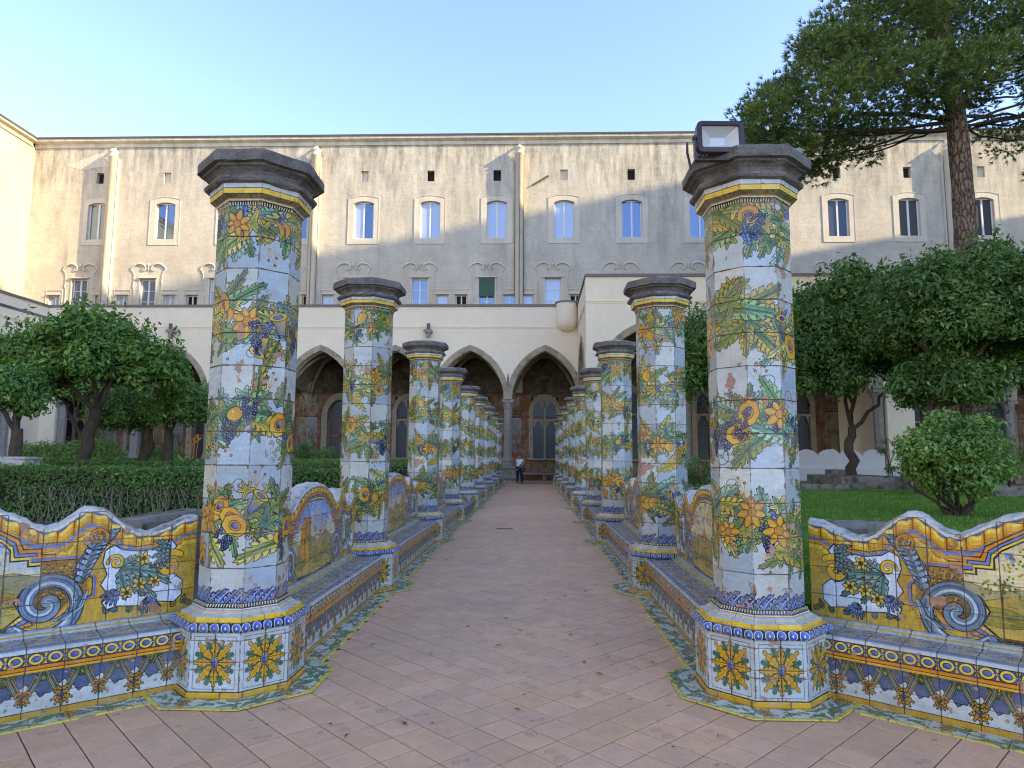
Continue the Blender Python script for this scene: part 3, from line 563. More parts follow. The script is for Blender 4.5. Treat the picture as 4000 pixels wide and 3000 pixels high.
def paint_fresco():
    W, H = 1024, 512; cv = Cv(W, H, (.46, .31, .20)); random.seed(11)      # one bay = 4.7 m wide, z .0 - 6.4
    sx = lambda u: u/4.7*W
    sz = lambda z: z/6.4*H
    cv.mottle(.12, 30, 1)
    cv.rect(0, W, sz(6.0), H, (.44, .27, .17)); cv.rect(0, W, sz(5.85), sz(5.98), (.62, .45, .30)); cv.rect(0, W, sz(1.35), sz(1.55), (.60, .40, .26)); cv.rect(0, W, sz(1.55), sz(1.62), (.34, .17, .11))
    cv.rect(0, W, 0, sz(1.3), (.54, .40, .27))
    for k in range(5):
        x = W*(.1+.2*k)
        for sg in (1, -1):
            S = spiral(x+sg*44, sz(.92), 34, 6, PI/2, sg*1.3); cv.line(S, (.30, .18, .11), 12); cv.line(S, (.66, .52, .36), 8)
        cv.poly([(x-30, sz(1.15)), (x+30, sz(1.15)), (x+18, sz(.7)), (x-18, sz(.7))], (.62, .42, .28), (.45, .28, .18), 3, (.30, .18, .11))
    def panel(u0, u1, z0, z1, kind):
        x0, x1, y0, y1 = max(0, sx(u0)), min(W, sx(u1)), sz(z0), sz(z1)
        cv.rect(x0-12, x1+12, y0-12, y1+12, (.52, .24, .13)); cv.rect(x0-7, x1+7, y0-7, y1+7, (.66, .45, .26)); cv.rect(x0-3, x1+3, y0-3, y1+3, (.24, .12, .08))
        w, h = int(x1)-int(x0), int(y1)-int(y0); n = fbm(h, w, 26, kind*7, 5); t = np.linspace(0, 1, h)[:, None]
        c = np.array((.42, .40, .36))*(1-t[..., None])+np.array((.52, .54, .54) if kind % 2 else (.56, .48, .36))*t[..., None]; c = c*(.65+.7*n[..., None]); cv.a[int(y0):int(y1), int(x0):int(x1)] = c
        for i in range(16):
            px, py = random.uniform(x0+14, x1-14), random.uniform(y0+10, y0+h*.6); s = random.uniform(8, 20)
            cv.poly(rot([(-.5, -1), (.5, -1), (.4, .5), (0, 1), (-.4, .5)], random.uniform(-.5, .5), px, py, s), random.choice(((.55, .30, .20), (.62, .48, .32), (.34, .30, .22), (.50, .38, .26), (.70, .55, .42))), (.32, .22, .15), .8, (.2, .14, .1)); cv.circ(px, py+s*1.1, s*.26, (.66, .48, .36), ow=.6)
        for i in range(30): px, py = random.uniform(x0+4, x1-20), random.uniform(y0+4, y1-8); cv.line([(px, py), (px+random.uniform(8, 22), py+random.uniform(-8, 8))], random.choice(((.28, .24, .16), (.60, .52, .38), (.34, .34, .24))), 3, .6)
    panel(.0, .72, 1.85, 4.3, 1); panel(3.98, 4.7, 1.85, 4.3, 2); panel(.02, .6, 4.5, 5.75, 3); panel(4.1, 4.66, 4.5, 5.75, 4)
    return cv.image('faded_fresco')
def paint_lunette():
    W, H = 512, 256; cv = Cv(W, H, (.30, .25, .19)); cv.mottle(.3, 30, 3)
    for sg in (1, -1):
        for a, r, cx, cy in ((0, 40, 170, 70), (1, 30, 120, 60), (2, 26, 70, 130)):
            S = spiral(256+sg*cx*.8, cy, r, 5, a, sg*1.4); cv.line(S, (.12, .10, .08), 9); cv.line(S, (.46, .40, .30), 5)
        cv.line([(256, 60), (256+sg*60, 80), (256+sg*120, 130), (256+sg*150, 190)], (.29, .25, .18), 5)
    cv.poly([(220, 90), (292, 90), (305, 130), (256, 150), (207, 130)], (.24, .20, .14), None, 4, (.05, .04, .03)); return cv.image('dark_lunette_painting')
# ------------------------------------------------------------------ painted images and glazed-tile materials
IM_SH = [paint_shaft(1), paint_shaft(2, .02), paint_shaft(5, .01)]
IM_RO, IM_TR, IM_BK, IM_FL, IM_FR, IM_LU = paint_rosettes(), paint_trim(), [paint_back(1), paint_back(2, False), paint_back(4)], paint_floor(), paint_fresco(), paint_lunette()
def majolica(name, im, tint=.07):
    m, nt, bs = newmat(name); t = N(nt, 'TexImage', image=im, interpolation='Linear'); uv = N(nt, 'TexCoord').outputs['UV']; L(nt, uv, t.inputs[0])
    r = N(nt, 'ObjectInfo').outputs['Random']; p = pos(nt)
    col = mix(nt, 1., t.outputs[0], ramp(nt, r, [(0, (1-tint, 1-tint, 1-tint*.8)), (.5, (1, 1, 1)), (1, (1-tint*.4, 1-tint*.5, 1-tint*1.3))]), 'MULTIPLY')
    dirt = ramp(nt, noise(nt, p, 5.5, 7, .7), [(.48, 0.), (.72, .42)]); col = mix(nt, dirt, col, (.33, .27, .20))
    L(nt, col, bs.inputs['Base Color']); gl = t.outputs[1]
    ro = mix(nt, gl, (.85, .85, .85), ramp(nt, noise(nt, p, 22, 4), [(.35, .16), (.7, .38)])); L(nt, ro, bs.inputs['Roughness'])
    bs.inputs['Specular IOR Level'].default_value = .38
    h = math_(nt, 'ADD', math_(nt, 'MULTIPLY', gl, 1.0), math_(nt, 'MULTIPLY', noise(nt, p, 9, 3), 1.6)); bump(nt, bs, h, .5, .007)
    return m
M_SH = [majolica('glazed_shaft_tiles', i) for i in IM_SH]; M_RO = majolica('glazed_rosette_tiles', IM_RO); M_TR = majolica('glazed_trim_tiles', IM_TR); M_BK = [majolica('glazed_bench_tiles', i) for i in IM_BK]
M_MORTAR = rough_mat('mortar', (.20, .15, .12), (.34, .27, .22), 14, .95, .5, .01)
M_PLASTER = rough_mat('rough_white_plaster', (.62, .60, .56), (.42, .40, .37), 9, .9, .9, .03, c3=(.20, .19, .17), sc2=5)
def lava():
    m, nt, bs = newmat('dark_lava_stone'); p = pos(nt); n1 = noise(nt, p, 7, 8, .65); n2 = noise(nt, p, 60, 5, .7)
    col = mix(nt, ramp(nt, n1, [(.35, 0.), (.7, 1.)]), (.085, .075, .068), (.21, .185, .16)); col = mix(nt, ramp(nt, n2, [(.58, 0.), (.7, .5)]), col, (.30, .27, .23))
    v = N(nt, 'TexVoronoi', {'Vector': p, 'Scale': 55.}).outputs['Distance']; col = mix(nt, ramp(nt, v, [(.12, .85), (.22, 0.)]), col, (.02, .018, .016))
    up = N(nt, 'SeparateXYZ', {0: N(nt, 'NewGeometry').outputs['Normal']}).outputs[2]
    top = math_(nt, 'MULTIPLY', ramp(nt, up, [(.55, 0.), (.85, 1.)]), ramp(nt, noise(nt, p, 9, 5), [(.40, .15), (.55, 1.)])); col = mix(nt, top, col, (.52, .52, .50))
    L(nt, col, bs.inputs['Base Color']); bs.inputs['Roughness'].default_value = .92
    bump(nt, bs, math_(nt, 'ADD', n2, math_(nt, 'MULTIPLY', v, 1.2)), .6, .008); return m
M_LAVA = lava()
def ptile(mb, O, U, V, Nn, poly, uvf, d=.012, gap=.0012, bev=.0028, m=0):
    """tile slab: poly in (a, b) plane coordinates at the bed surface, raised by d with a bevelled rim"""
    c = (sum(p[0] for p in poly)/len(poly), sum(p[1] for p in poly)/len(poly))
    def ins(p, g):
        dx, dy = c[0]-p[0], c[1]-p[1]; sx = g if dx > g else (-g if dx < -g else dx); sy = g if dy > g else (-g if dy < -g else dy); return (p[0]+sx, p[1]+sy)
    w3 = lambda p, h: O+U*p[0]+V*p[1]+Nn*h
    A = [ins(p, gap) for p in poly]; B = [ins(p, gap+bev) for p in poly]; n = len(poly); ua = [uvf(*p) for p in A]; ub = [uvf(*p) for p in B]
    mb.face([w3(p, d) for p in B], ub, m)
    for i in range(n):
        j = (i+1) % n; mb.face([w3(A[i], d-bev*.8), w3(A[j], d-bev*.8), w3(B[j], d), w3(B[i], d)], [ua[i], ua[j], ub[j], ub[i]], m)
        mb.face([w3(A[i], -.002), w3(A[j], -.002), w3(A[j], d-bev*.8), w3(A[i], d-bev*.8)], [ua[i], ua[j], ua[j], ua[i]], m)
def rect(a0, a1, b0, b1): return [(a0, b0), (a1, b0), (a1, b1), (a0, b1)]
T8 = math.tan(PI/8)
def oface(k, a):
    ph = -PI/2+k*PI/4; n = Vector((math.cos(ph), math.sin(ph), 0)); return n*a, Vector((-math.sin(ph), math.cos(ph), 0)), n
UZ = Vector((0, 0, 1))
def tv(row, t): a, b = TR[row]; return a+(b-a)*t
def mould(mb, k, segs):
    """octagon moulding on face k; segs: (a0, z0, a1, z1, row, t0, t1)"""
    for a0, z0, a1, z1, row, t0, t1 in segs:
        _, u, n = oface(k, 1); w0, w1 = a0*T8-.0012, a1*T8-.0012
        P = [n*a0-u*w0+UZ*z0, n*a0+u*w0+UZ*z0, n*a1+u*w1+UZ*z1, n*a1-u*w1+UZ*z1]; ua, ub = k*.25+.004, k*.25+.246
        mb.face(P, [(ua, tv(row, t0)), (ub, tv(row, t0)), (ub, tv(row, t1)), (ua, tv(row, t1))])
BASE_SEG = [(.424, .4885, .390, .489, 'yellow', 0, .3), (.390, .489, .388, .516, 'yellow', .3, 1), (.388, .516, .345, .529, 'white', 0, 1), (.345, .529, .340, .536, 'yellow', .2, .6), (.340, .536, .322, .546, 'white', 0, 1), (.322, .546, .302, .586, 'dentil', 0, 1)]
TOR_SEG = [(a0, z0, a1, z1, 'torus', i/5, (i+1)/5) for i, ((a0, z0), (a1, z1)) in enumerate(zip([(.418, .4255), (.438, .431), (.450, .446), (.450, .468), (.438, .482), (.420, .4885)], [(.438, .431), (.450, .446), (.450, .468), (.438, .482), (.420, .4885), (.40, .4888)]))][:5]
CAP_SEG = [(.290, 3.421, .306, 3.468, 'dentil', 1, 0), (.306, 3.468, .345, 3.488, 'frieze', .3, .7), (.345, 3.488, .347, 3.492, 'torus', .0, .05), (.347, 3.492, .349, 3.528, 'yellow', 0, 1), (.349, 3.528, .352, 3.532, 'torus', 0, .05), (.352, 3.532, .354, 3.568, 'white', 0, 1)]
def oct_rough(prof, seg, amp, seed):
    """octagonal stone block with worn, slightly irregular edges"""
    r = random.Random(seed); mb = MB(); P = []
    for k in range(8):
        _, u, n = oface(k, 1)
        for s_ in range(seg):
            t = -1+2*s_/seg; row = []
            for (a, z) in prof:
                w = a*T8; p = n*a+u*(w*t)+UZ*z; kk = 1-(.004 if s_ == 0 else 0)*r.random(); q = Vector((p.x*kk, p.y*kk, p.z))
                row.append(q+Vector((r.uniform(-amp, amp), r.uniform(-amp, amp), r.uniform(-amp, amp)*1.2)) if a > .05 else Vector((0, 0, z)))
            P.append(row)
    mb.grid(P, sm=False, closeu=True); return mb
CAPP = [(.30, 3.56), (.366, 3.566), (.388, 3.574), (.396, 3.590), (.390, 3.606), (.366, 3.614), (.350, 3.618), (.350, 3.636), (.360, 3.656), (.384, 3.674), (.408, 3.682), (.408, 3.697), (.444, 3.701), (.444, 3.72), (.443, 3.765), (.434, 3.786), (.40, 3.797), (.25, 3.805), (0, 3.80)]
def column_proto(var, detail, label):
    root = empty('majolica_pillar'); root['category'] = 'pillar'
    core = MB(); core.lathe([(.405, 0), (.405, .425), (.415, .4255), (.40, .488), (.33, .489), (.30, .54), (.279, .58), (.279, 3.42), (.292, 3.43), (.30, 3.56)]); core.build('core', M_MORTAR, root)
    joined = {}
    def emit(name, mb, mat):
        if detail: mb.build(name, mat, root)
        else:
            j = joined.setdefault(name, (MB(), mat))[0]; b = len(j.v); j.v += mb.v; j.f += [tuple(i+b for i in f) for f in mb.f]; j.uv += mb.uv; j.m += mb.m; j.sm += mb.sm
    rr = random.Random(var*10+3)
    for k in range(8):
        c, u, n = oface(k, .279); w = .291*T8
        for r in range(12):
            z0 = .585+r*.23625; z1 = z0+.23625; mb = MB()
            tilt = (n+u*rr.uniform(-.006, .006)+UZ*rr.uniform(-.006, .006)).normalized()
            ptile(mb, c, u, UZ, tilt, rect(-w, w, z0, z1), lambda a, b: ((k+.5+a/(2*w)*.98)/8, (b-.585)/2.835), d=.012+rr.uniform(-.001, .001)); emit('shaft_tile', mb, M_SH[var])
        c, u, n = oface(k, .405); w = .4225*T8; vq = (k+var*2) % 4
        uf = lambda a, b: ((vq+.5+a/(2*w))/4, b/.425)
        for i in (0, 1):
            for j in (0, 1):
                mb = MB(); ptile(mb, c, u, UZ, n, rect(-w if i == 0 else 0, 0 if i == 0 else w, (.047, .235)[j], (.235, .425)[j]), uf, d=.0175, bev=.005 if j else .003); emit('rosette_tile', mb, M_RO)
        mb = MB(); w2 = .432*T8; ptile(mb, oface(k, .405)[0], u, UZ, n, rect(-w2, w2, 0.0, .0455), lambda a, b: (.1+a*.5+k*.1, b/.425), d=.027, bev=.007); emit('plinth_tile', mb, M_RO)
        mb = MB(); mould(mb, k, TOR_SEG); emit('torus_moulding', mb, M_TR)
        mb = MB(); mould(mb, k, BASE_SEG); emit('base_moulding', mb, M_TR)
        mb = MB(); mould(mb, k, CAP_SEG); emit('capital_moulding', mb, M_TR)
    for nm, (mb, mt) in joined.items(): mb.build({'shaft_tile': 'shaft_tiling', 'rosette_tile': 'pedestal_tiling'}.get(nm, nm), mt, root)
    oct_rough(CAPP, 5, .0028, var+5).build('capstone', M_LAVA, root)
    for ch in KIDS[root.name]:
        if not ch.data.get('q'): ch.data.transform(Matrix.Diagonal((.97, .97, 1, 1))); ch.data['q'] = 1
    return root
PIL_Y = [4.96, 8.43, 12.95, 16.8, 21.15, 25.0, 29.8, 34.0, 39.4]
LX, RX = -2.105, 1.605
ORD = ['first', 'second', 'third', 'fourth', 'fifth', 'sixth', 'seventh', 'eighth', 'farthest']
protos = {}
for i, y in enumerate(PIL_Y):
    for side, x in ((0, LX), (1, RX)):
        det = i < 4; var = (i+side) % 3 if i else side; key = (var, det)
        if key in protos: o = copy_tree(protos[key])
        else: o = protos[key] = column_proto(var, det, '')
        o.location = (x, y, 0); o.rotation_euler = (0, 0, (i*3+side*2) % 8*PI/4 if i else (side*0)*PI/4)
        o['group'] = 'majolica pillars along the path'; sd = ('left', 'right')[side]
        extra = {0: ('nearest tiled pillar on the left, garlands and dark bare capstone', 'nearest tiled pillar on the right, carrying the floodlights')[side], 8: 'farthest small tiled pillar in the %s row, beside the arcade' % sd}
        o['label'] = extra.get(i, '%s tiled pillar from the front in the %s row, painted garlands' % (ORD[i], sd))
# ------------------------------------------------------------------ tiled benches
def bench(name_label, cat, loc, rz, half, img, detail, back=True, xr=None, group='tiled benches between the pillars'):
    """local: x along, front riser plane y = 0 facing -y, back wall y = .33 to .52; half = half distance between pillar centres"""
    root = empty('majolica_bench', loc, rz); tag(root, name_label, cat, group)
    joined = {}; mats = {}
    def emit(name, mb, mat):
        if detail: mb.build(name, mat, root)
        else:
            j = joined.setdefault(name, (MB(), mat))[0]; b = len(j.v); j.v += mb.v; j.f += [tuple(i+b for i in f) for f in mb.f]; j.uv += mb.uv; j.m += mb.m; j.sm += mb.sm
    X, Y = Vector((1, 0, 0)), Vector((0, 1, 0)); e1, e0 = half-.33, half-.28; sc = 1.78/e0; rr = random.Random(int(half*100)+int(loc[1]*10))
    mb = MB(); mb.box(-e1, e1, .012, .34, 0, .272); mb.box(-e1, e1, -.008, .34, .272, .412); mb.build('masonry', M_MORTAR, root)
    off = int(rr.random()*8)
    nt_ = int(math.ceil(2*e1/.2)); 
    for i in range(nt_):
        x0 = -e1+i*.2; x1 = min(x0+.2, e1); g = .0012; uo = (off+i)*.125; uf = lambda x: uo+(x-x0)/1.6
        for z0, z1 in ((0, .135), (.135, .272)):
            mb = MB(); ptile(mb, Vector((0, .012, 0)), X, UZ, -Y, rect(x0, x1, z0, z1), lambda a, b: (uf(a), tv('riser', b/.272))); emit('riser_tile', mb, M_TR)
        mb = MB(); pr = [(.0, .272), (-.028, .275), (-.032, .283), (-.032, .392), (-.027, .410), (-.014, .421), (.008, .425), (.032, .4255)]; tt = [0, .02, .06, .72, .84, .92, .97, 1.]; j1, j2 = rr.uniform(-.0015, .0015), rr.uniform(-.0012, .0012)
        P = [[Vector((x, y+j1, z+j2)) for y, z in pr] for x in (x0+g, x1-g)]; mb.grid(P, lambda a, b: (uf((x0, x1)[a]), tv('lip', tt[b])), sm=False); emit('lip_tile', mb, M_TR)
        mb = MB(); ptile(mb, Vector((0, 0, .412)), X, Y, UZ, rect(x0, x1, .033, .25), lambda a, b: (uf(a), tv('seat', (b-.033)/.217)), d=.0135+j2); emit('seat_tile', mb, M_TR)
        mb = MB()
        for (ya, za, yb, zb, row) in ((.249, .42, .251, .438, 'blue'), (.251, .438, .288, .442, 'yellow'), (.288, .442, .290, .452, 'blue'), (.290, .452, .336, .456, 'white')):
            mb.face([(x0+g, ya, za), (x1-g, ya, za), (x1-g, yb, zb), (x0+g, yb, zb)], [(uf(x0), tv(row, 0)), (uf(x1), tv(row, 0)), (uf(x1), tv(row, 1)), (uf(x0), tv(row, 1))])
        emit('skirting_tile', mb, M_TR)
    if back:
        # plastered back wall with the wavy coping
        n = 96; xs = [-e0+2*e0*i/n for i in range(n+1)]; rows = []; nz = lambda a, b: .006*math.sin(a*37+b*11)+.004*math.sin(a*91+b*7)
        for x in xs:
            z = prof(x*sc); rows.append([Vector((x, y, zz)) for y, zz in ((.342, .40), (.342, z-.006), (.348, z+.008+nz(x, 1)), (.385, z+.018+nz(x, 2)), (.45, z+.016+nz(x, 3)), (.50, z+.002+nz(x, 4)), (.525+nz(x, 6), z-.03), (.53+nz(x, 5), .7), (.53, .0))])
        mb = MB(); mb.grid(rows, sm=False); mb.face(rows[0]); mb.face(rows[-1][::-1]); mb.build('back_wall', M_PLASTER, root)
        for k in range(18):
            for r in range(5):
                u0, u1 = -1.8+.2*k, -1.6+.2*k; z0, z1 = (.42+.196*r if r else .456), .42+.196*(r+1); x0, x1 = max(u0/sc, -e0), min(u1/sc, e0)
                if x1-x0 < .02: continue
                t = [x1+(x0-x1)*q/5 for q in range(6)]; top = [(x, min(z1, max(prof(x*sc)-.002, z0))) for x in t]
                if max(p[1] for p in top)-z0 < .015: continue
                if all(p[1] >= z1-1e-6 for p in top): top = [top[0], top[-1]]
                mb = MB(); ptile(mb, Vector((0, .342, 0)), X, UZ, -Y, [(x0, z0), (x1, z0)]+top, lambda a, b: (.5+a*sc/B_W, (b-B_Z0)/B_H), d=.012+rr.uniform(-.0012, .0012)); emit('back_tile', mb, M_BK[img])
    for nm, (mb, mt) in joined.items(): mb.build(nm.replace('_tile', '_tiling'), mt, root)
    return root
LFX, RFX = -1.81, 1.36
BSPEC = []
for i in range(8):
    y0, y1 = PIL_Y[i], PIL_Y[i+1]; mid, half = (y0+y1)/2, (y1-y0)/2
    for side in (0, 1):
        sd = ('left', 'right')[side]
        if i == 3:
            s_ = MB(); s_.box(-half+.33, half-.33, 0, .46, 0, .20, m=1); s_.box(-half+.33, half-.33, -.03, .47, .2, .26, m=0)
            M_STEP = globals().get('M_STEP') or rough_mat('grey_step_stone', (.16, .15, .15), (.24, .23, .22), 6, .8, .4); M_STEPR = globals().get('M_STEPR') or rough_mat('reddish_step_face', (.22, .15, .12), (.30, .22, .18), 8, .85, .4)
            o = s_.build('stone_step', [M_STEP, M_STEPR], None, ((LFX, RFX)[side], mid, 0)); o.rotation_euler = (0, 0, PI/2 if side == 0 else -PI/2)
            tag(o, 'plain grey stone step in the gap of the %s pillar row' % sd, 'step', 'grey stone steps in the bench gaps'); continue
        lab = {0: ('tiled bench along the path behind the nearest left pillar, house painted on its back', 'tiled bench along the path behind the nearest right pillar, castle landscape on its back'), 1: ('left path bench between the second and third left pillars', 'right path bench between the second and third right pillars')}.get(i, ('%s tiled bench from the front in the left row by the path' % ORD[i], '%s tiled bench from the front in the right row by the path' % ORD[i]))[side]
        # left row faces +x: local -y -> +x ; right row faces -x
        bench(lab, 'bench', ((LFX, RFX)[side], mid, 0), PI/2 if side == 0 else -PI/2, half, (i*2+side*1) % 3 if i else (0, 1)[side], i < 2)
WLD = Vector((-.752, -.659, 0)); WRD = Vector((.764, -.645, 0)); WCEN = 1.594
lc = Vector((-2.42, 4.73, 0))+WLD*WCEN; rc = Vector((1.955, 4.815, 0))+WRD*WCEN
WL_RZ = math.atan2(-WLD.y, -WLD.x); WR_RZ = math.atan2(WRD.y, WRD.x)
bench('big foreground tiled bench running to the left edge, sea view cartouche on its back', 'bench', lc, WL_RZ, 2.02, 2, True, group='angled benches in the foreground')
bench('big foreground tiled bench running to the right edge, worn lower tiles and castle cartouche', 'bench', rc, WR_RZ, 2.02, 1, True, group='angled benches in the foreground')

# ------------------------------------------------------------------ paving
def paving_mat():
    m, nt, bs = newmat('worn_terracotta'); t = N(nt, 'TexImage', image=IM_FL); L(nt, N(nt, 'TexCoord').outputs['UV'], t.inputs[0]); p = pos(nt)
    g = N(nt, 'NewGeometry'); r = math_(nt, 'FRACT', math_(nt, 'ADD', g.outputs['Random Per Island'], N(nt, 'ObjectInfo').outputs['Random']))
    col = mix(nt, 1., t.outputs[0], ramp(nt, r, [(0, (.95, .93, .92)), (.5, (.98, .96, .95)), (1, (1.02, .99, .96))]), 'MULTIPLY')
    col = mix(nt, ramp(nt, noise(nt, p, .9, 6, .6), [(.42, 0.), (.68, .25)]), col, (.34, .25, .20)); col = mix(nt, ramp(nt, noise(nt, p, 26, 5, .7), [(.6, 0.), (.75, .3)]), col, (.52, .42, .35))
    L(nt, col, bs.inputs['Base Color']); L(nt, ramp(nt, noise(nt, p, 5, 4), [(.3, .5), (.7, .75)]), bs.inputs['Roughness']); bs.inputs['Specular IOR Level'].default_value = .35
    bump(nt, bs, math_(nt, 'ADD', math_(nt, 'MULTIPLY', N(nt, 'RGBToBW', {0: t.outputs[0]}).outputs[0], 3.), noise(nt, p, 40, 5, .6)), .5, .004); return m
M_PAVE = paving_mat()
M_GROUT = rough_mat('dark_joint_earth', (.060, .048, .042), (.10, .08, .07), 20, .95, .3)
mb = MB(); mb.box(-8, 8, -2, 5.6, -.30, -.008); mb.box(-1.9, 1.45, 5.6, 47.2, -.30, -.008); pave = tag(mb.build('paving', M_GROUT), kind='structure')
TS = .2223; cells = []
ox, oy = -.486, 4.0105; c45 = TS*math.sqrt(.5)
FWD = np.array([_F.x, _F.y, _F.z])
for i in range(-160, 190):
    for j in range(-190, 90):
        cx, cy = ox+(i+j+1)*c45, oy+(i-j)*c45
        if cy < .6 or cy > 46.8 or cx < -4.6 or cx > 4.6: continue
        if cy > 5.2:
            if not (-1.72 < cx < 1.30): continue
        else:
            pl = Vector((cx, cy, 0)); n1 = Vector((-WLD.y, WLD.x, 0)); n2 = Vector((WRD.y, -WRD.x, 0))
            if n1.dot(pl-Vector((-2.42, 4.73, 0))) < -.02 if n1.y < 0 else -n1.dot(pl-Vector((-2.42, 4.73, 0))) < -.02: continue
            if (n2 if n2.y < 0 else -n2).dot(pl-Vector((1.955, 4.815, 0))) < -.02: continue
        cells.append((cx, cy, i, j))
def vis(c):
    d = Vector((c[0], c[1], 0))-Vector((0, 0, CAM_Z)); z = d.dot(_F)
    return z > .3 and abs(d.dot(_R2)/z*F_PX) < 2080 and -1560 < d.dot(_U2)/z*F_PX < 1500
cells.sort(key=lambda c: (not vis(c), c[1]**2+c[0]**2))
r9 = random.Random(9)
def pave_tile(mb, cx, cy, cell, tilt=(0, 0), q=0):
    h = TS/2; a, b = Vector((c45/TS, c45/TS, tilt[0])), Vector((-c45/TS, c45/TS, tilt[1])); u0, v0 = (cell % 4)/4, (cell//4)/4
    def uf(x, y):
        s, t = (x/TS+.5), (y/TS+.5)
        for _ in range(q): s, t = t, 1-s
        return (u0+.004+s*.242, v0+.004+t*.242)
    ptile(mb, Vector((cx, cy, -.012)), a, b, UZ, rect(-h, h, -h, h), uf, d=.012+r9.uniform(-.0012, .0010), gap=.0031+r9.random()*.0009, bev=.0022)
lib = []
for c in range(16):
    for q in range(2): mb = MB(); pave_tile(mb, 0, 0, c, (r9.uniform(-.004, .004), r9.uniform(-.004, .004)), q*2+c % 2); lib.append(mb.mesh('paving_tile', M_PAVE))
for c in cells[:300]:
    place('paving_tile', r9.choice(lib), pave, (c[0], c[1], r9.uniform(-.0006, .0006)))
mb = MB()
for c in cells[300:]: pave_tile(mb, c[0], c[1], r9.randrange(16), (0, 0), r9.randrange(4))
mb.build('distant_paving_tiles', M_PAVE, pave, kind='stuff')
# glazed border along the benches and round the pedestals
mb = MB(); BW = .185
mb.box(LFX-.02, LFX+BW-.004, 5.25, 41.3, -.012, -.001); mb.box(RFX-BW+.004, RFX+.02, 5.25, 41.3, -.012, -.001)
bord = tag(mb.build('tiled_border', M_MORTAR), kind='structure')
def border_run(P0, D, ln, inn, det):
    """D along; inn = unit vector from the bench towards the paving"""
    n = int(ln/.2); far = MB()
    for i in range(n):
        mb = MB() if det else far; uo = i*.125
        ptile(mb, P0, D, inn, UZ, rect(i*.2, i*.2+.2, 0, BW), lambda a, b: (a/1.6*.7+.01, tv('border', 1-b/BW)), d=.006+r9.uniform(-.001, .001))
        if det: mb.build('border_tile', M_TR, bord)
    if not det: far.build('distant_border_tiles', M_TR, bord, kind='stuff')
for side, x, inn in ((0, LFX, Vector((1, 0, 0))), (1, RFX, Vector((-1, 0, 0)))):
    D = Vector((0, -1, 0)) if side == 0 else Vector((0, 1, 0))
    # winding: D x inn must point up
    if D.cross(inn).z < 0: D = -D
    for (ya, yb, det) in ((5.2, 12.4, True), (12.4, 40.8, False)):
        border_run(Vector((x, ya if D.y > 0 else yb, .001)), D, yb-ya, inn, det)
for base, d in ((Vector((-2.42, 4.73, 0)), WLD), (Vector((1.955, 4.815, 0)), WRD)):
    inn = Vector((-d.y, d.x, 0)); inn = inn if inn.y < 0 else -inn; D = d; P0 = base+d*0.05
    if D.cross(inn).z < 0: D = -d; P0 = base+d*(.05+3.0)
    border_run(P0+Vector((0, 0, .001)), D, 3.0, inn, True)
def ring_mesh(k, j):
    mb = MB(); c, u, n = oface(k, .43); w0, w1 = .432*T8, (.432+BW)*T8
    uu = lambda a, b: (.08+k*.14+a/1.6*.7, tv('border', 1-b/BW))
    P = [(-w0, 0), (-w1, BW), (0, BW), (0, 0)] if j == 0 else [(0, 0), (0, BW), (w1, BW), (w0, 0)]
    ptile(mb, c, u, n, UZ, P[::-1], uu, d=.004); return mb
rings = {}
for i, y in enumerate(PIL_Y):
    for side, x in ((0, LX), (1, RX)):
        ks = (7, 0, 1, 2, 3) if side == 0 else (1, 0, 7, 6, 5); far = MB()
        for k in ks:
            if i and k in ((7,) if side == 0 else (1,)): continue
            for j in (0, 1):
                if i < 3:
                    if (k, j) not in rings: rings[(k, j)] = ring_mesh(k, j).mesh('border_tile', M_TR)
                    place('border_tile', rings[(k, j)], bord, (x, y, .0075))
                else:
                    m2 = ring_mesh(k, j); b = len(far.v); far.v += [(p[0]+x, p[1]+y, p[2]+.0075) for p in m2.v]; far.f += [tuple(q+b for q in f) for f in m2.f]; far.uv += m2.uv; far.m += m2.m; far.sm += m2.sm
        if i >= 3: far.build('border_ring', M_TR, bord)
lv = MB(); rl = random.Random(77)
for _ in range(90):
    x, y, a = rl.uniform(-1.6, 1.2), rl.uniform(2.6, 20), rl.uniform(0, 6.28); l = rl.uniform(.012, .035); c_, s_ = math.cos(a)*l, math.sin(a)*l; z = .006
    lv.face([(x-c_, y-s_, z), (x+s_*.4, y-c_*.4, z+.006), (x+c_, y+s_, z+.003), (x-s_*.4, y+c_*.4, z+.007)])
tag(lv.build('leaf_litter', plain('dry_leaf', (.16, .07, .035), .8)), kind='stuff')
mb = MB(); mb.box(-.19, .19, -.055, .055, -.004, .004); o = mb.build('drain_cover', plain('drain_iron', (.05, .05, .05), .6, .3), None, (-.62, 15.2, .0)); tag(o, 'small dark drain cover set in the middle of the path', 'drain cover')
for k in range(7): m2 = MB(); m2.box(-.17, .17, -.045+k*.014, -.039+k*.014, .004, .007); m2.build('slot', plain('slot_dark', (.02, .02, .02)) if k == 0 else bpy.data.materials['slot_dark'], o)
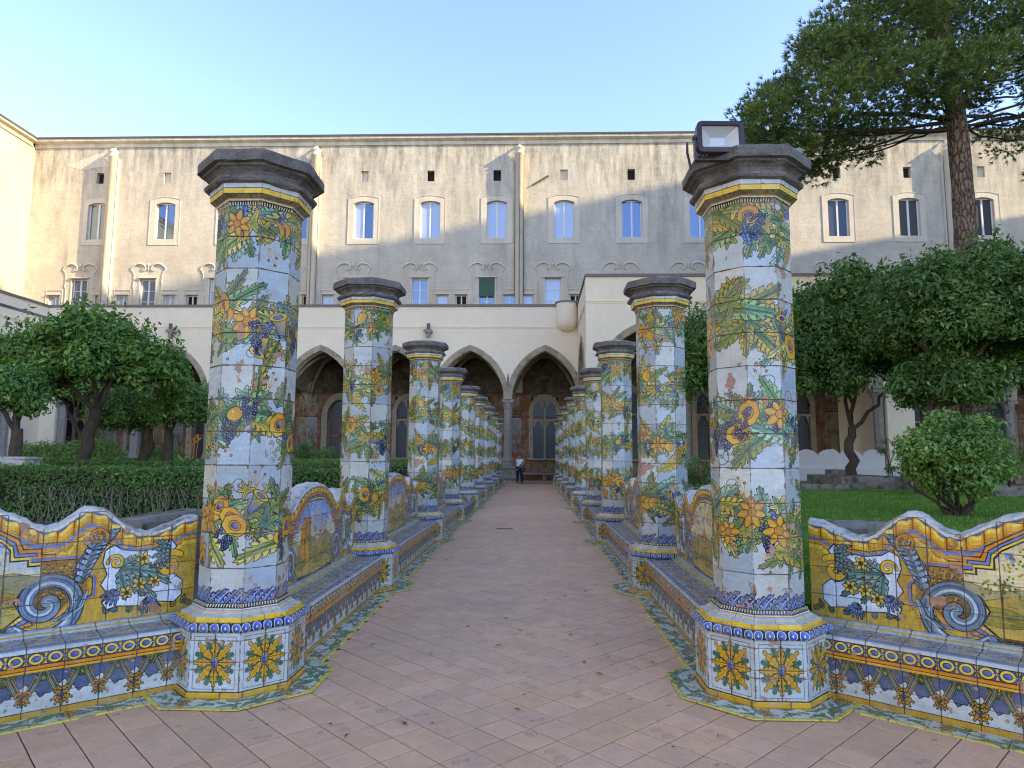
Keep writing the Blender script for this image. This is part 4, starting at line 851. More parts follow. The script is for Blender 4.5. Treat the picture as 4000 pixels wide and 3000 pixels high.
# ------------------------------------------------------------------ setting
M_EARTH = rough_mat('garden_earth', (.07, .055, .04), (.12, .10, .07), 5, .95, .5, .02)
g_ = MB(); g_.face([(-160, -60, -.32), (160, -60, -.32), (160, 200, -.32), (-160, 200, -.32)]); g_.build('ground', M_EARTH, kind='structure')
def stucco(name, base, dark, warm, streak=1.0):
    m, nt, bs = newmat(name); p = pos(nt); pv = pos(nt, (1, 1, .18)); ph = pos(nt, (.25, .25, 1.6))
    col = mix(nt, ramp(nt, noise(nt, p, .35, 6, .6), [(.35, 0.), (.65, 1.)]), base, warm)
    msk = ramp(nt, noise(nt, p, .16, 3), [(.42, .12), (.62, 1.)]); col = mix(nt, math_(nt, 'MULTIPLY', math_(nt, 'MULTIPLY', ramp(nt, noise(nt, pv, 1.1, 8, .68), [(.47, 0.), (.68, 1.)]), msk), .75*streak), col, dark); col = mix(nt, math_(nt, 'MULTIPLY', ramp(nt, noise(nt, p, .55, 9, .75, .6), [(.48, 0.), (.60, 1.)]), .42*streak), col, [c*1.25 for c in dark])
    z = N(nt, 'SeparateXYZ', {0: N(nt, 'NewGeometry').outputs['Position']}).outputs[2]
    hi = N(nt, 'MapRange', {0: z, 1: 18., 2: 24., 3: 0., 4: 1.}).outputs[0]
    col = mix(nt, math_(nt, 'MULTIPLY', hi, math_(nt, 'MULTIPLY', ramp(nt, noise(nt, pv, 2.2, 8, .7), [(.40, 0.), (.62, 1.)]), .8*streak)), col, [c*.62 for c in dark])
    col = mix(nt, math_(nt, 'MULTIPLY', ramp(nt, noise(nt, p, 3.1, 9, .72), [(.50, 0.), (.63, .6)]), streak), col, [c*1.5 for c in dark])
    crack = ramp(nt, noise(nt, ph, .9, 9, .8, 1.2), [(.492, 0.), (.5, 1.), (.508, 0.)]); col = mix(nt, math_(nt, 'MULTIPLY', crack, .5*streak), col, [c*.5 for c in dark])
    col = mix(nt, ramp(nt, noise(nt, p, 14, 6, .7), [(.62, 0.), (.72, .35)]), col, [min(1, c*1.35) for c in base])
    L(nt, col, bs.inputs['Base Color']); bs.inputs['Roughness'].default_value = .93; bs.inputs['Specular IOR Level'].default_value = .15
    bump(nt, bs, math_(nt, 'ADD', noise(nt, p, 6, 8, .65), math_(nt, 'MULTIPLY', noise(nt, p, .8, 4), 2.)), .45, .04); return m
M_FAC = stucco('weathered_stucco', (.64, .56, .43), (.33, .295, .24), (.56, .47, .35), 1.05)
M_FACTRIM = stucco('weathered_stucco_trim', (.68, .60, .46), (.40, .35, .28), (.62, .53, .40), .5)
M_SUNW = stucco('pale_ochre_stucco', (.62, .52, .36), (.46, .37, .25), (.58, .47, .31), .35)
M_CREAM = stucco('cream_plaster', (.86, .73, .54), (.74, .60, .42), (.83, .69, .50), .30)
M_COPE = plain('grey_coping', (.20, .17, .15), .9); M_ROOFEDGE = plain('dark_roof_edge', (.09, .08, .075), .9)
M_TUFA = rough_mat('tufa_stone', (.44, .36, .24), (.30, .24, .17), 5, .9, .6, .02, rnd=.22, c3=(.13, .11, .09), sc2=1.6, thr=(.6, .7))
M_PIPERNO = rough_mat('grey_pier_stone', (.33, .29, .24), (.24, .21, .17), 6, .9, .6, .02)
M_FRAME = plain('white_window_frame', (.70, .68, .64), .5); M_WOOD = plain('red_brown_wood', (.22, .09, .045), .55)
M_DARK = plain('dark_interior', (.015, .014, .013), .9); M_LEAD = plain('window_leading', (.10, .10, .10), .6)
def glass(name, c, r=.03, f=.55):
    m, nt, bs = newmat(name); bs.inputs['Base Color'].default_value = rgba(c); bs.inputs['Roughness'].default_value = .4
    gl = N(nt, 'BsdfGlossy', {'Color': (.45, .64, .92, 1), 'Roughness': r}); b = N(nt, 'Bump', {'Height': noise(nt, pos(nt), 1.5, 2), 'Strength': .05, 'Distance': .05}); L(nt, b.outputs[0], gl.inputs['Normal'])
    ms = N(nt, 'MixShader', {0: f, 1: bs.outputs[0], 2: gl.outputs[0]}); L(nt, ms.outputs[0], nt.nodes['Material Output'].inputs[0]); return m
M_GL = glass('blue_reflecting_glass', (.02, .025, .035), .02, .24); M_GLC = glass('curtained_glass', (.40, .42, .43), .05, .18); M_GLD = glass('dark_leaded_glass', (.015, .017, .018), .35, .02); M_GLM = glass('greyed_glass', (.10, .10, .095), .05, .25)
M_GLK = glass('mirrored_trees_glass', (.018, .02, .022), .04, .035); M_BLIND = plain('green_slat_blind', (.045, .13, .075), .6)  # dark panes: mirrored trees put into the glass colour, gloss kept weak
def wall_holes(mb, x0, x1, z0, z1, holes, y=0, depth=.35, m=0, mr=None):
    """wall facing -y with rectangular openings and their reveals; holes (xa, xb, za, zb)"""
    xs = sorted({x0, x1, *[h[0] for h in holes], *[h[1] for h in holes]}); zs = sorted({z0, z1, *[h[2] for h in holes], *[h[3] for h in holes]})
    xs = [x for x in xs if x0 <= x <= x1]; zs = [z for z in zs if z0 <= z <= z1]
    for a, b in zip(xs, xs[1:]):
        run = None
        for c, d in zip(zs, zs[1:]):
            mx, mz = (a+b)/2, (c+d)/2
            if any(h[0] < mx < h[1] and h[2] < mz < h[3] for h in holes):
                if run is not None: mb.face([(a, y, run), (b, y, run), (b, y, c), (a, y, c)], m=m); run = None
            elif run is None: run = c
        if run is not None: mb.face([(a, y, run), (b, y, run), (b, y, z1), (a, y, z1)], m=m)
    for a, b, c, d in holes:
        mr_ = m if mr is None else mr; Y = y+depth
        mb.face([(a, y, c), (a, Y, c), (a, Y, d), (a, y, d)][::-1], m=mr_); mb.face([(b, y, c), (b, Y, c), (b, Y, d), (b, y, d)], m=mr_)
        mb.face([(a, y, c), (b, y, c), (b, Y, c), (a, Y, c)], m=mr_); mb.face([(a, y, d), (a, Y, d), (b, Y, d), (b, y, d)], m=mr_)
# ------------------------------------------------------------------ far facade (local: y = 0 wall face, -y towards the camera)
YF = 46.7
fac = empty('monastery_building', (0, YF, 0)); tag(fac, 'long weathered stucco building with two window rows rising behind the arcade', 'building')
WX = [-36.6+4.86*0, -32.0, -26.95, -22.0, -17.15] + [-12.3+4.84*k for k in range(9)]
WX = [-32.0, -26.95, -22.0, -17.15]+[-12.3+4.84*k for k in range(6)]+[16.8, 21.65, 26.6, 31.75, 36.6]
PX = [-31.0+.1, -15.85, -1.0, 13.9, 29.3]
holes = []; UPW, UZ0, UZ1 = .72, 17.22, 20.0
LOWX = [-32.95, -27.9, -22.8, -17.8]+[-12.9, -8.1, -3.3, 1.4, 6.2, 11.0, 16.0, 21.0, 26.2, 31.2, 36.2]
for x in WX: holes.append((x-UPW, x+UPW, UZ0, UZ1))
for i, x in enumerate(WX): holes.append((x-.27, x+.27, 21.48, 22.3))
for x in LOWX: holes.append((x-.57, x+.57, 11.0, 14.25))
SMX = []
for x in LOWX: SMX += [x-1.82, x+1.62]
for x in SMX: holes.append((x-.40, x+.40, 11.0, 13.05))
mb = MB(); wall_holes(mb, -37.1, 48, 6, 24.25, holes, 0, .32)
for x in WX:     # segmental heads
    n = 8
    for s_ in range(n):
        a, b = x-UPW+2*UPW*s_/n, x-UPW+2*UPW*(s_+1)/n; f = lambda q: UZ1-.17*((q-x)/UPW)**2
        mb.face([(a, .002, f(a)), (b, .002, f(b)), (b, .002, UZ1+.001), (a, .002, UZ1+.001)]); mb.face([(a, .002, f(a)), (a, .3, f(a)), (b, .3, f(b)), (b, .002, f(b))])
mb.face([(-37.1, 12, 24.2), (48, 12, 24.2), (48, 12, 6), (-37.1, 12, 6)]); mb.face([(-37.1, 0, 24.2), (48, 0, 24.2), (48, 12, 24.2), (-37.1, 12, 24.2)]); mb.build('wall', M_FAC, fac)
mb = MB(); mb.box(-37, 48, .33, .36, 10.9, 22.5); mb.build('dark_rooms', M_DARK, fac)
mb = MB(); P = [(.0, 24.22), (-.10, 24.24), (-.12, 24.34), (-.05, 24.38), (-.07, 24.50), (-.28, 24.60), (-.34, 24.64), (-.34, 24.80)]
mb.grid([[Vector((x, y, z)) for y, z in P] for x in (-37.1, 48)], sm=False); mb.build('cornice', M_FACTRIM, fac)
mb = MB(); mb.box(-37.1, 48, -.40, 12, 24.80, 24.93); mb.build('roof_edge', M_ROOFEDGE, fac)
def pilaster():
    mb = MB(); rr = [.36, .36, .36, .36]
    pts = [(.88*math.cos(-PI+PI*i/10), math.sin(-PI+PI*i/10)) for i in range(11)]
    pr = [(.34, 6), (.34, 23.25), (.40, 23.28), (.42, 23.36), (.37, 23.42), (.37, 23.60), (.43, 23.66), (.45, 23.74), (.36, 23.78), (.20, 23.98), (.11, 24.06), (.10, 24.12), (.05, 24.20), (0, 24.24)]
    mb.grid([[Vector((c*r*1.0, -.30*min(1, r/.2)+s*r, z)) for r, z in pr] for c, s in pts], sm=True)
    mb.face([(-.34, -.30, 6), (-.34, 0, 6), (-.34, 0, 23.3), (-.34, -.30, 23.3)][::-1]); mb.face([(.34, -.30, 6), (.34, 0, 6), (.34, 0, 23.3), (.34, -.30, 23.3)]); return mb
pm = pilaster().mesh('pilaster', M_FACTRIM)
for x in PX: place('pilaster', pm, fac, (x, 0, 0))
for x in PX:
    mb = MB(); mb.tube([(x+.02, -.67, 10), (x+.02, -.67, 23.2)], .035, 6); mb.build('downpipe', M_COPE, fac)
# upper window: surround, frame with two casements and panes
def surround_mesh():
    mb = MB(); o, i_, z0, z1 = UPW+.40, UPW+.02, UZ0-.40, UZ1+.40; y = -.022
    def arch(hw, zt, rise, n=10): return [(-hw+2*hw*k/n, zt-rise*((-hw+2*hw*k/n)/hw)**2) for k in range(n+1)]
    A, B = arch(o, z1, .2), arch(i_, UZ1+.01, .17)
    for k in range(10): mb.face([(A[k][0], y, A[k][1]), (B[k][0], y, B[k][1]), (B[k+1][0], y, B[k+1][1]), (A[k+1][0], y, A[k+1][1])]); mb.face([(A[k][0], y, A[k][1]), (A[k+1][0], y, A[k+1][1]), (A[k+1][0], 0.01, A[k+1][1]), (A[k][0], .01, A[k][1])])
    for s_ in (1, -1): mb.box(*sorted((s_*i_, s_*o)), y, .01, z0, UZ1-.16, bottom=True)
    mb.box(-i_, i_, y, .01, z0, UZ0-.02)
    for s_ in (1, -1): q = [(s_*o, y, UZ1-.16), (s_*i_, y, UZ1-.16), (s_*o, y, z1-.2)]; mb.face(q if s_ < 0 else q[::-1])
    
    for a, b, c, d in ((-o-.02, -o+.02, z0-.02, z1-.2), (o-.02, o+.02, z0-.02, z1-.2), (-o, o, z0-.03, z0+.02)): mb.box(a, b, y-.02, .01, c, d)
    for k in range(10): mb.bar((A[k][0], y-.01, A[k][1]), (A[k+1][0], y-.01, A[k+1][1]), .03, .04, up=(0, 1, 0))
    return mb.mesh('window_surround', M_FACTRIM)
sm_ = surround_mesh()
def frame_mesh(hw, z0, z1, w=.07, bars=(), mull=True):
    mb = MB(); y0, y1 = .20, .27
    for a, b, c, d in ((-hw, -hw+w, z0, z1), (hw-w, hw, z0, z1), (-hw+w, hw-w, z0, z0+w), (-hw+w, hw-w, z1-w, z1)): mb.box(a, b, y0, y1, c, d)
    if mull: mb.box(-w*.75, w*.75, y0-.02, y1, z0+w, z1-w)
    for z in bars: mb.box(-hw+w, hw-w, y0+.01, y1, z-.02, z+.02)
    return mb.mesh('window_frame', M_FRAME)
fm = frame_mesh(UPW, UZ0, UZ1-.02, .085)
def pane_mesh(xa, xb, za, zb, m, y=.24): mb = MB(); mb.face([(xa, y, za), (xb, y, za), (xb, y, zb), (xa, y, zb)]); return mb.mesh('pane', m)
pan = {(s, k): pane_mesh(*((-.64, -.06), (.06, .64))[s], UZ0+.08, UZ1-.1, (M_GL, M_GLC, M_GLM, M_GLK)[k]) for s in (0, 1) for k in (0, 1, 2, 3)}
kinds = {0: (2, 2), 1: (0, 2), 4: (1, 0), 5: (1, 1), 6: (1, 1), 7: (1, 1), 8: (0, 0)}
for i, x in enumerate(WX):
    place('window_surround', sm_, fac, (x, 0, 0)); f = place('window', fm, fac, (x, 0, 0)); kk = kinds.get(i, (0, 0) if i < 10 else (3, 3))
    for s in (0, 1): place('pane', pan[(s, kk[s])], f)
bk = MB(); bk.box(-.27, .27, .2, .24, 21.48, 22.3); bk = bk.mesh('blocked_vent', M_FACTRIM)
for i, x in enumerate(WX):
    if i in (1, 4, 7, 13): place('blocked_vent', bk, fac, (x, 0, 0))
# lower windows with hood and stucco scrolls
LZ0, LZ1 = 11.9, 14.25
fm2 = frame_mesh(.57, 11.4, LZ1, .07, (12.62, 13.42)); p2 = [pane_mesh(-.5, .5, 11.45, 14.2, m) for m in (M_GLC, M_GL, M_GLM)]
hood = MB(); hood.box(-.72, .72, -.16, .01, 14.30, 14.37); hood.box(-.66, -.57, -.03, .01, 11, 14.3); hood.box(.57, .66, -.03, .01, 11, 14.3); hood = hood.mesh('window_hood', M_FACTRIM)
sc = MB()
for sg in (1, -1):
    P = [(sg*1.28, 14.95), (sg*1.18, 15.15), (sg*.95, 15.32), (sg*.68, 15.40), (sg*.42, 15.34), (sg*.24, 15.18), (sg*.2, 15.0), (sg*.3, 14.88), (sg*.42, 14.90), (sg*.44, 15.02), (sg*.36, 15.06)]
    sc.tube([(a, -.04, b) for a, b in P], [.04, .06, .075, .08, .075, .065, .055, .05, .045, .04, .03], 6)
    sc.tube([(a, -.03, b) for a, b in ((sg*1.28, 14.95), (sg*1.14, 14.8), (sg*1.05, 14.6), (sg*1.02, 14.1), (sg*1.08, 13.7), (sg*.98, 13.5), (sg*.98, 12.2))], .035, 5)
sc.tube([(0, -.05, 15.12), (0, -.06, 15.28), (0, -.05, 15.42)], [.03, .07, .02], 6); sc.tube([(-.1, -.05, 15.3), (0, -.05, 15.15), (.1, -.05, 15.3)], .04, 5); sc.tube([(0, -.05, 15.1), (0, -.05, 14.9)], [.05, .02], 5); sc = sc.mesh('stucco_scroll', M_FACTRIM)
for i, x in enumerate(LOWX):
    place('window_hood', hood, fac, (x, 0, 0)); place('stucco_scroll', sc, fac, (x, 0, 0)); f = place('window', fm2, fac, (x, 0, 0)); place('pane', p2[(2, 2, 0, 0, 2, 2, 1, 0)[i % 8]], f)
b_ = MB()
for k in range(22): b_.box(-.54, .54, -.035, -.012, 12.95+k*.06, 12.998+k*.06)
b_.build('green_blind', M_BLIND, fac, (LOWX[6], 0, 0))
fm3 = frame_mesh(.40, 11.4, 13.05, .06, (), True); p3 = [pane_mesh(-.35, .35, 11.45, 13.0, m) for m in (M_GLC, M_DARK, M_GLM)]
hd = MB(); hd.box(-.50, .50, -.14, .01, 13.08, 13.14); hd.box(-.62, .62, -.05, .01, 13.42, 13.48); hd.box(-.62, -.57, -.03, .01, 11, 13.42); hd.box(.57, .62, -.03, .01, 11, 13.42); hd = hd.mesh('small_window_hood', M_FACTRIM)
for i, x in enumerate(SMX):
    place('small_window_hood', hd, fac, (x, 0, 0)); f = place('small_window', fm3, fac, (x, 0, 0)); place('pane', p3[(0, 2, 0, 0, 1, 2, 0, 1)[i % 8]], f)
mb = MB(); mb.face([(x, -.012, z) for x, z in ((-34.6, 22.9), (-33.0, 23.5), (-31.9, 23.9), (-31.7, 23.2), (-31.3, 22.8), (-32.6, 22.7), (-33.4, 22.5))]); mb.build('plaster_patch', M_FACTRIM, fac)
# sunlit wing on the left (faces +x)
lw = empty('side_wing', (-37.1, 0, 0)); tag(lw, 'bright sunlit pale wall of the wing at the left edge', 'building')
mb = MB(); mb.box(-12, 0, -40, YF+12, 6, 24.30); mb.build('wall', M_SUNW, lw)
mb = MB(); mb.grid([[Vector((-y, q, z)) for y, z in P_] for q in (-40, YF-.35) for P_ in ([(.0, 24.22), (-.10, 24.24), (-.12, 24.34), (-.05, 24.38), (-.07, 24.50), (-.28, 24.60), (-.34, 24.64), (-.34, 24.80)],)], sm=False); mb.build('cornice', M_SUNW, lw)
mb = MB(); mb.box(-12, .40, -40, YF+12, 24.80, 24.93); mb.build('roof_edge', M_ROOFEDGE, lw)
for yy in (44.0, 39.2, 34.4):
    mb = MB(); mb.box(-.1, .012, yy-.55, yy+.55, 11, 13.4); f = mb.build('window', M_FRAME, lw); mb = MB(); mb.box(-.1, .03, yy-.45, yy+.45, 12.3, 13.3); mb.build('green_blind', M_BLIND, f)
# ------------------------------------------------------------------ arcades
def arch_pts(a, zs, rise, n=14):
    R = (a*a+rise*rise)/(2*a); th = math.asin(min(1, rise/R)); L_ = [(-(a-R)-R*math.cos(th*i/n), zs+R*math.sin(th*i/n)) for i in range(n+1)]
    return [(x-0, z) for x, z in L_]                      # left half, from springing to apex (x from -a to 0)
def arcade(name, label, origin, rz, cols, x0, x1, ztop=11.0, depth=.75, open_l=True, strc=True, lo=.0, ringdet=True, zs=5.16, apex=8.22, rt=.34):
    """wall facing -y (local) carried on octagonal piers at cols; arches between neighbouring piers"""
    root = empty(name, origin, rz); tag(root, label, 'arcade'); ch = .24
    mb = MB(); rb = []
    def strip(xa, za, xb, zb): mb.face([(xa, 0, za), (xb, 0, zb), (xb, 0, ztop), (xa, 0, ztop)])
    if cols[0] > x0: mb.box(x0, cols[0]-ch, 0, depth, 0, ztop)
    if x1 > cols[-1]: mb.box(cols[-1]+ch, x1, 0, depth, 0, ztop)
    for c in cols: mb.box(c-ch, c+ch, 0, depth, zs, ztop)
    for c, d in zip(cols, cols[1:]):
        m_ = (c+d)/2; a = (d-c)/2-ch; A = arch_pts(a, zs, apex-zs); full = [(m_+x, z) for x, z in A]+[(m_-x, z) for x, z in A[::-1][1:]]
        for p, q in zip(full, full[1:]):
            strip(p[0], p[1], q[0], q[1]); mb.face([(p[0], 0, p[1]), (p[0], depth, p[1]), (q[0], depth, q[1]), (q[0], 0, q[1])])
            mb.face([(q[0], depth, q[1]), (p[0], depth, p[1]), (p[0], depth, ztop), (q[0], depth, ztop)])
        # stone voussoirs
        O = arch_pts(a+rt, zs, apex+rt+.02-zs, 9); I = arch_pts(a-.02, zs, apex-.02-zs, 9)
        for sg in (1, -1):
            for i in range(9):
                v = MB(); q = [(m_+sg*I[i][0], I[i][1]), (m_+sg*O[i][0], O[i][1]), (m_+sg*O[i+1][0], O[i+1][1]), (m_+sg*I[i+1][0], I[i+1][1])]
                cx, cz = sum(t[0] for t in q)/4, sum(t[1] for t in q)/4; q = [(cx+(t[0]-cx)*.985, cz+(t[1]-cz)*.975) for t in q]; q = q if sg > 0 else q[::-1]
                y = -.045-random.random()*.012; F = [(t[0], y, t[1]) for t in q]; B = [(t[0], .12, t[1]) for t in q]
                v.face(F[::-1])
                for k in range(4): v.face([F[k], F[(k+1) % 4], B[(k+1) % 4], B[k]])
                v.build('voussoir', M_TUFA, root)
    mb.build('wall', M_CREAM, root)
    mb = MB(); mb.box(x0, x1, -.07, depth+.1, ztop, ztop+.16); mb.build('coping', M_COPE, root)
    mb = MB(); mb.box(x0, x1, -.035, .01, 9.70, 9.75); mb.box(x0, x1, -.025, .01, 9.60, 9.64); mb.build('string_course', M_CREAM, root)
    pr = MB(); pr.lathe([(.24, 1.95), (.235, 4.55), (.25, 4.6), (.29, 4.75), (.34, 4.92), (.34, 4.96)]); pr.box(-.36, .36, -.36, .36, 4.96, 5.16); shaft = pr.mesh('shaft', M_PIPERNO)
    pb = MB(); pb.lathe([(.40, 1.0), (.40, 1.18), (.36, 1.26), (.40, 1.32), (.34, 1.42), (.27, 1.6), (.27, 1.66), (.245, 1.72), (.24, 1.95)]); pb.box(-.44, .44, -.44, .44, .92, 1.02); base = pb.mesh('base', M_PIPERNO)
    for c in cols:
        p = place('shaft', shaft, root, (c, depth/2, 0)); place('base', base, p)
    return root
YA = 41.5; BAY = 4.74
colsA = [-1.55-BAY*k for k in range(6, -1, -1)]+[3.05]
arcade('far_arcade', 'cream arcade of pointed arches facing the camera at the end of the path', (0, YA, 0), 0, colsA, -31.2, 3.3)
colsL = [BAY*.5+BAY*k for k in range(6)]
arcade('left_arcade', 'cream arcade side running towards the camera at the left edge', (-31.2, YA-28.5, 0), PI/2, colsL, 0, 28.5)
# projecting block on the right: front at y = 34.5
YW = 34.5
colsW = [2.98+.24, 7.9, 12.8, 17.7]
arcade('right_arcade_block', 'projecting cream arcade block behind the right hand pillars and trees', (0, YW, 0), 0, colsW, 2.75, 18.6)
arcade('block_side_arch', 'narrow side arch of the projecting block seen edge on by the path', (2.78, YA+.0, 0), -PI/2, [.9, 5.9], 0, 6.98)
mb = MB(); mb.box(2.8, 19, YW+.8, YA+6, 10.2, 10.4); mb.box(-31.2, 3, YA+.8, YF, 10.2, 10.4); mb.box(-37.1, -31.2, 10, YF, 10.2, 10.4); mb.build('terrace', M_COPE, kind='structure')
mb = MB(); mb.box(18.6, 19.3, YW, YA+5, 0, 11.0); mb.build('end_pier', M_CREAM, None, label='plain cream end wall of the projecting block behind the pine', category='wall') if False else tag(mb.build('end_wall', M_CREAM), 'plain cream end wall of the projecting block behind the pine', 'wall')
colsR = [19.6+BAY*k for k in range(6)]
arcade('right_far_arcade', 'cream arcade continuing beyond the pine trunk at the right edge', (0, YA, 0), 0, colsR, 19.3, 46)
# rounded corner balcony
mb = MB(); P = []
for i in range(13):
    a = PI+PI*i/12; P.append([Vector((.68*r*math.cos(a), .68*r*math.sin(a)*1.0, z)) for r, z in ((0, 9.35), (.45, 9.42), (.8, 9.6), (.97, 9.85), (1, 10.1), (1, 11.16))])
mb.grid(P, sm=True); mb.build('corner_balcony', M_CREAM, None, (2.12, YA-.01, 0)); tag(bpy.data.objects['corner_balcony'], 'small rounded plaster balcony in the corner above the far arch', 'balcony')
bc = MB(); bc.lathe([(.74, 11.16), (.74, 11.26)], n=24, a0=0); bc.build('coping', M_COPE, bpy.data.objects['corner_balcony'])
# ------------------------------------------------------------------ cloister walk behind the arches
def fresco_mat(name, im, k=1.):
    m, nt, bs = newmat(name); t = N(nt, 'TexImage', image=im); L(nt, N(nt, 'TexCoord').outputs['UV'], t.inputs[0]); p = pos(nt)
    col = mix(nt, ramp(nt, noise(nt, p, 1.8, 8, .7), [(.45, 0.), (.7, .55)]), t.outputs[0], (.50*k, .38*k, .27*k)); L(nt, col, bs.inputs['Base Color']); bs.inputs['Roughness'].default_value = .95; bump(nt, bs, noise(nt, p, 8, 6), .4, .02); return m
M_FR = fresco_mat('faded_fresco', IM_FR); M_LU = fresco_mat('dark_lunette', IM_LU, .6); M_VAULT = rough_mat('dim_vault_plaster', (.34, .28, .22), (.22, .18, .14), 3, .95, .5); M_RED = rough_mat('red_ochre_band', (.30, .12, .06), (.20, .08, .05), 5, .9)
def cloister_walk(name, label, origin, rz, x0, bays, W=BAY, wins=None, dep=4.9, off=0.):
    root = empty(name, origin, rz); tag(root, label, 'fresco wall' if False else 'cloister walk')
    for k in range(bays):
        xa = x0+k*W; kind = (wins or {}).get(k, 'w'); cx = xa+W/2
        mb = MB(); hw = .92; zz0, zz1 = (1.5, 5.72) if kind == 'w' else (0.0, 5.5)
        hl = (cx-hw, cx+hw, zz0, zz1); xs = [xa, hl[0], hl[1], xa+W]; zs = [0, max(zz0, .001), zz1, 6.4]; uvq = lambda x, z: ((x-xa)/W, z/6.4)
        for i in range(3):
            for j in range(3):
                if i == 1 and j == 1 or zs[j+1]-zs[j] < .01: continue
                q = [(xs[i], zs[j]), (xs[i+1], zs[j]), (xs[i+1], zs[j+1]), (xs[i], zs[j+1])]; mb.face([(a, dep, b) for a, b in q], [uvq(a, b) for a, b in q])
        mb.build('fresco_wall', M_FR, root)
        mb = MB(); A = arch_pts(W/2-.05, 5.9, 2.55, 10); F = [(cx+x, z) for x, z in A]+[(cx-x, z) for x, z in A[::-1][1:]]
        for p, q in zip(F, F[1:]): mb.face([(p[0], dep-.012, 5.9), (q[0], dep-.012, 5.9), (q[0], dep-.012, q[1]), (p[0], dep-.012, p[1])], [((p[0]-xa)/W, 0), ((q[0]-xa)/W, 0), ((q[0]-xa)/W, (q[1]-5.9)/2.6), ((p[0]-xa)/W, (p[1]-5.9)/2.6)])
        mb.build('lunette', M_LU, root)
        # vault web and ribs
        mb = MB()
        for p, q in zip(F, F[1:]): mb.face([(p[0], .78, min(8.8, p[1]+.35)), (q[0], .78, min(8.8, q[1]+.35)), (q[0], dep, q[1]), (p[0], dep, p[1])])
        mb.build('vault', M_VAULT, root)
        mb = MB(); n = 12; R = [(xa, .4+(dep-.4)*i/n, 5.2+3.05*math.sin(PI*min(1, (i/n)*.5+.5 if False else i/n))**.8) for i in range(n+1)]
        for i in range(n): mb.bar(R[i], R[i+1], .30, .22)
        for sg in (0, 1):
            D = [(xa+(W*t if not sg else W*(1-t)), .5+(dep-.5)*t, 5.2+3.1*math.sin(PI*t)**.7) for t in [i/10 for i in range(11)]]
            for i in range(10): mb.bar(D[i], D[i+1], .16, .16)
        mb.build('vault_rib', M_TUFA, root)
        mb = MB(); mb.box(xa+.0, xa+W, dep-.07, dep-.0, 5.82, 5.92); mb.box(xa, xa+W, dep-.05, dep, 4.32, 4.36); mb.box(xa, xa+W, dep-.07, dep, 1.32, 1.40); mb.build('painted_moulding', M_RED, root)
        # stone window / door surround
        if kind == 'w':
            s_ = MB(); y0, y1 = dep-.12, dep+.3
            for a, b in ((-1.10, -.80), (.80, 1.10)): s_.box(cx+a, cx+b, y0, y1, 1.45, 4.6)
            n = 16; Rr = [(math.cos(PI*i/n), math.sin(PI*i/n)) for i in range(n+1)]
            for i in range(n):
                (a, b), (c, d) = Rr[i], Rr[i+1]; q = [(cx+.80*a, 4.6+1.0*b), (cx+1.30*a*.86, 4.6+1.42*b*.93), (cx+1.30*c*.86, 4.6+1.42*d*.93), (cx+.80*c, 4.6+1.0*d)]
                s_.face([(t[0], y0, t[1]) for t in q][::-1])
            s_.box(cx-.80, cx+.80, y0+.14, y1, 5.48, 5.62)
            s_.box(cx-.07, cx+.07, y0+.05, y1, 1.5, 4.9); s_.box(cx-.80, cx+.80, y0+.04, y1, 4.02, 4.16); s_.box(cx-1.15, cx+1.15, y0-.1, y1, 1.38, 1.5)
            for sg in (-1, 1):       # tracery of the two pointed lights
                c0 = cx+sg*.435; A2 = arch_pts(.34, 4.75, .62, 8); F2 = [(c0+x, z) for x, z in A2]+[(c0-x, z) for x, z in A2[::-1][1:]]
                for p, q in zip(F2, F2[1:]): s_.face([(p[0], y0+.12, p[1]), (q[0], y0+.12, q[1]), (q[0], y0+.12, 5.75), (p[0], y0+.12, 5.75)]); s_.face([(p[0], y0+.12, p[1]), (p[0], y1, p[1]), (q[0], y1, q[1]), (q[0], y0+.12, q[1])])
                for t in (-1, 1): s_.face([(c0+t*.34, y0+.12, 3.55), (c0+t*.34, y0+.12, 4.02), (c0+t*.12, y0+.12, 4.02), (c0+t*.20, y0+.12, 3.85)])
            s = s_.build('stone_window', M_TUFA, root)
            g = MB(); g.face([(cx-.8, dep+.12, 1.5), (cx+.8, dep+.12, 1.5), (cx+.8, dep+.12, 5.6), (cx-.8, dep+.12, 5.6)]); g.build('pane', M_GLD, s)
            l = MB()
            for i in range(1, 14): l.box(cx-.8+i*.115-.008, cx-.8+i*.115+.008, dep+.095, dep+.115, 1.5, 5.4)
            for i in range(1, 26): l.box(cx-.8, cx+.8, dep+.095, dep+.115, 1.5+i*.155-.007, 1.5+i*.155+.007)
            for sg in (-1, 1):
                for e in (-.33, .31): l.box(cx+sg*.435+e, cx+sg*.435+e+.03, dep+.08, dep+.115, 1.5, 4.02, m=1)
            l.build('leading', [M_LEAD, M_WOOD], s)
        else:
            s_ = MB(); y0, y1 = dep-.35, dep+.3
            for a, b in ((-1.25, -.85), (.85, 1.25)):
                for q in range(14): s_.box(cx+a, cx+b-.004*(q % 2), y0+.008*(q % 2), y1, q*.31, q*.31+.302)
            n = 16; A0, A1 = [(math.cos(PI*i/n)*.85, 4.34+math.sin(PI*i/n)*1.15) for i in range(n+1)], [(math.cos(PI*i/n)*1.25, 4.34+math.sin(PI*i/n)*1.6) for i in range(n+1)]
            for i in range(n): s_.face([(cx+A0[i][0], y0, A0[i][1]), (cx+A0[i+1][0], y0, A0[i+1][1]), (cx+A1[i+1][0], y0, A1[i+1][1]), (cx+A1[i][0], y0, A1[i][1])]); s_.face([(cx+A0[i][0], y0, A0[i][1]), (cx+A0[i+1][0], y0, A0[i+1][1]), (cx+A0[i+1][0], y1, A0[i+1][1]), (cx+A0[i][0], y1, A0[i][1])])
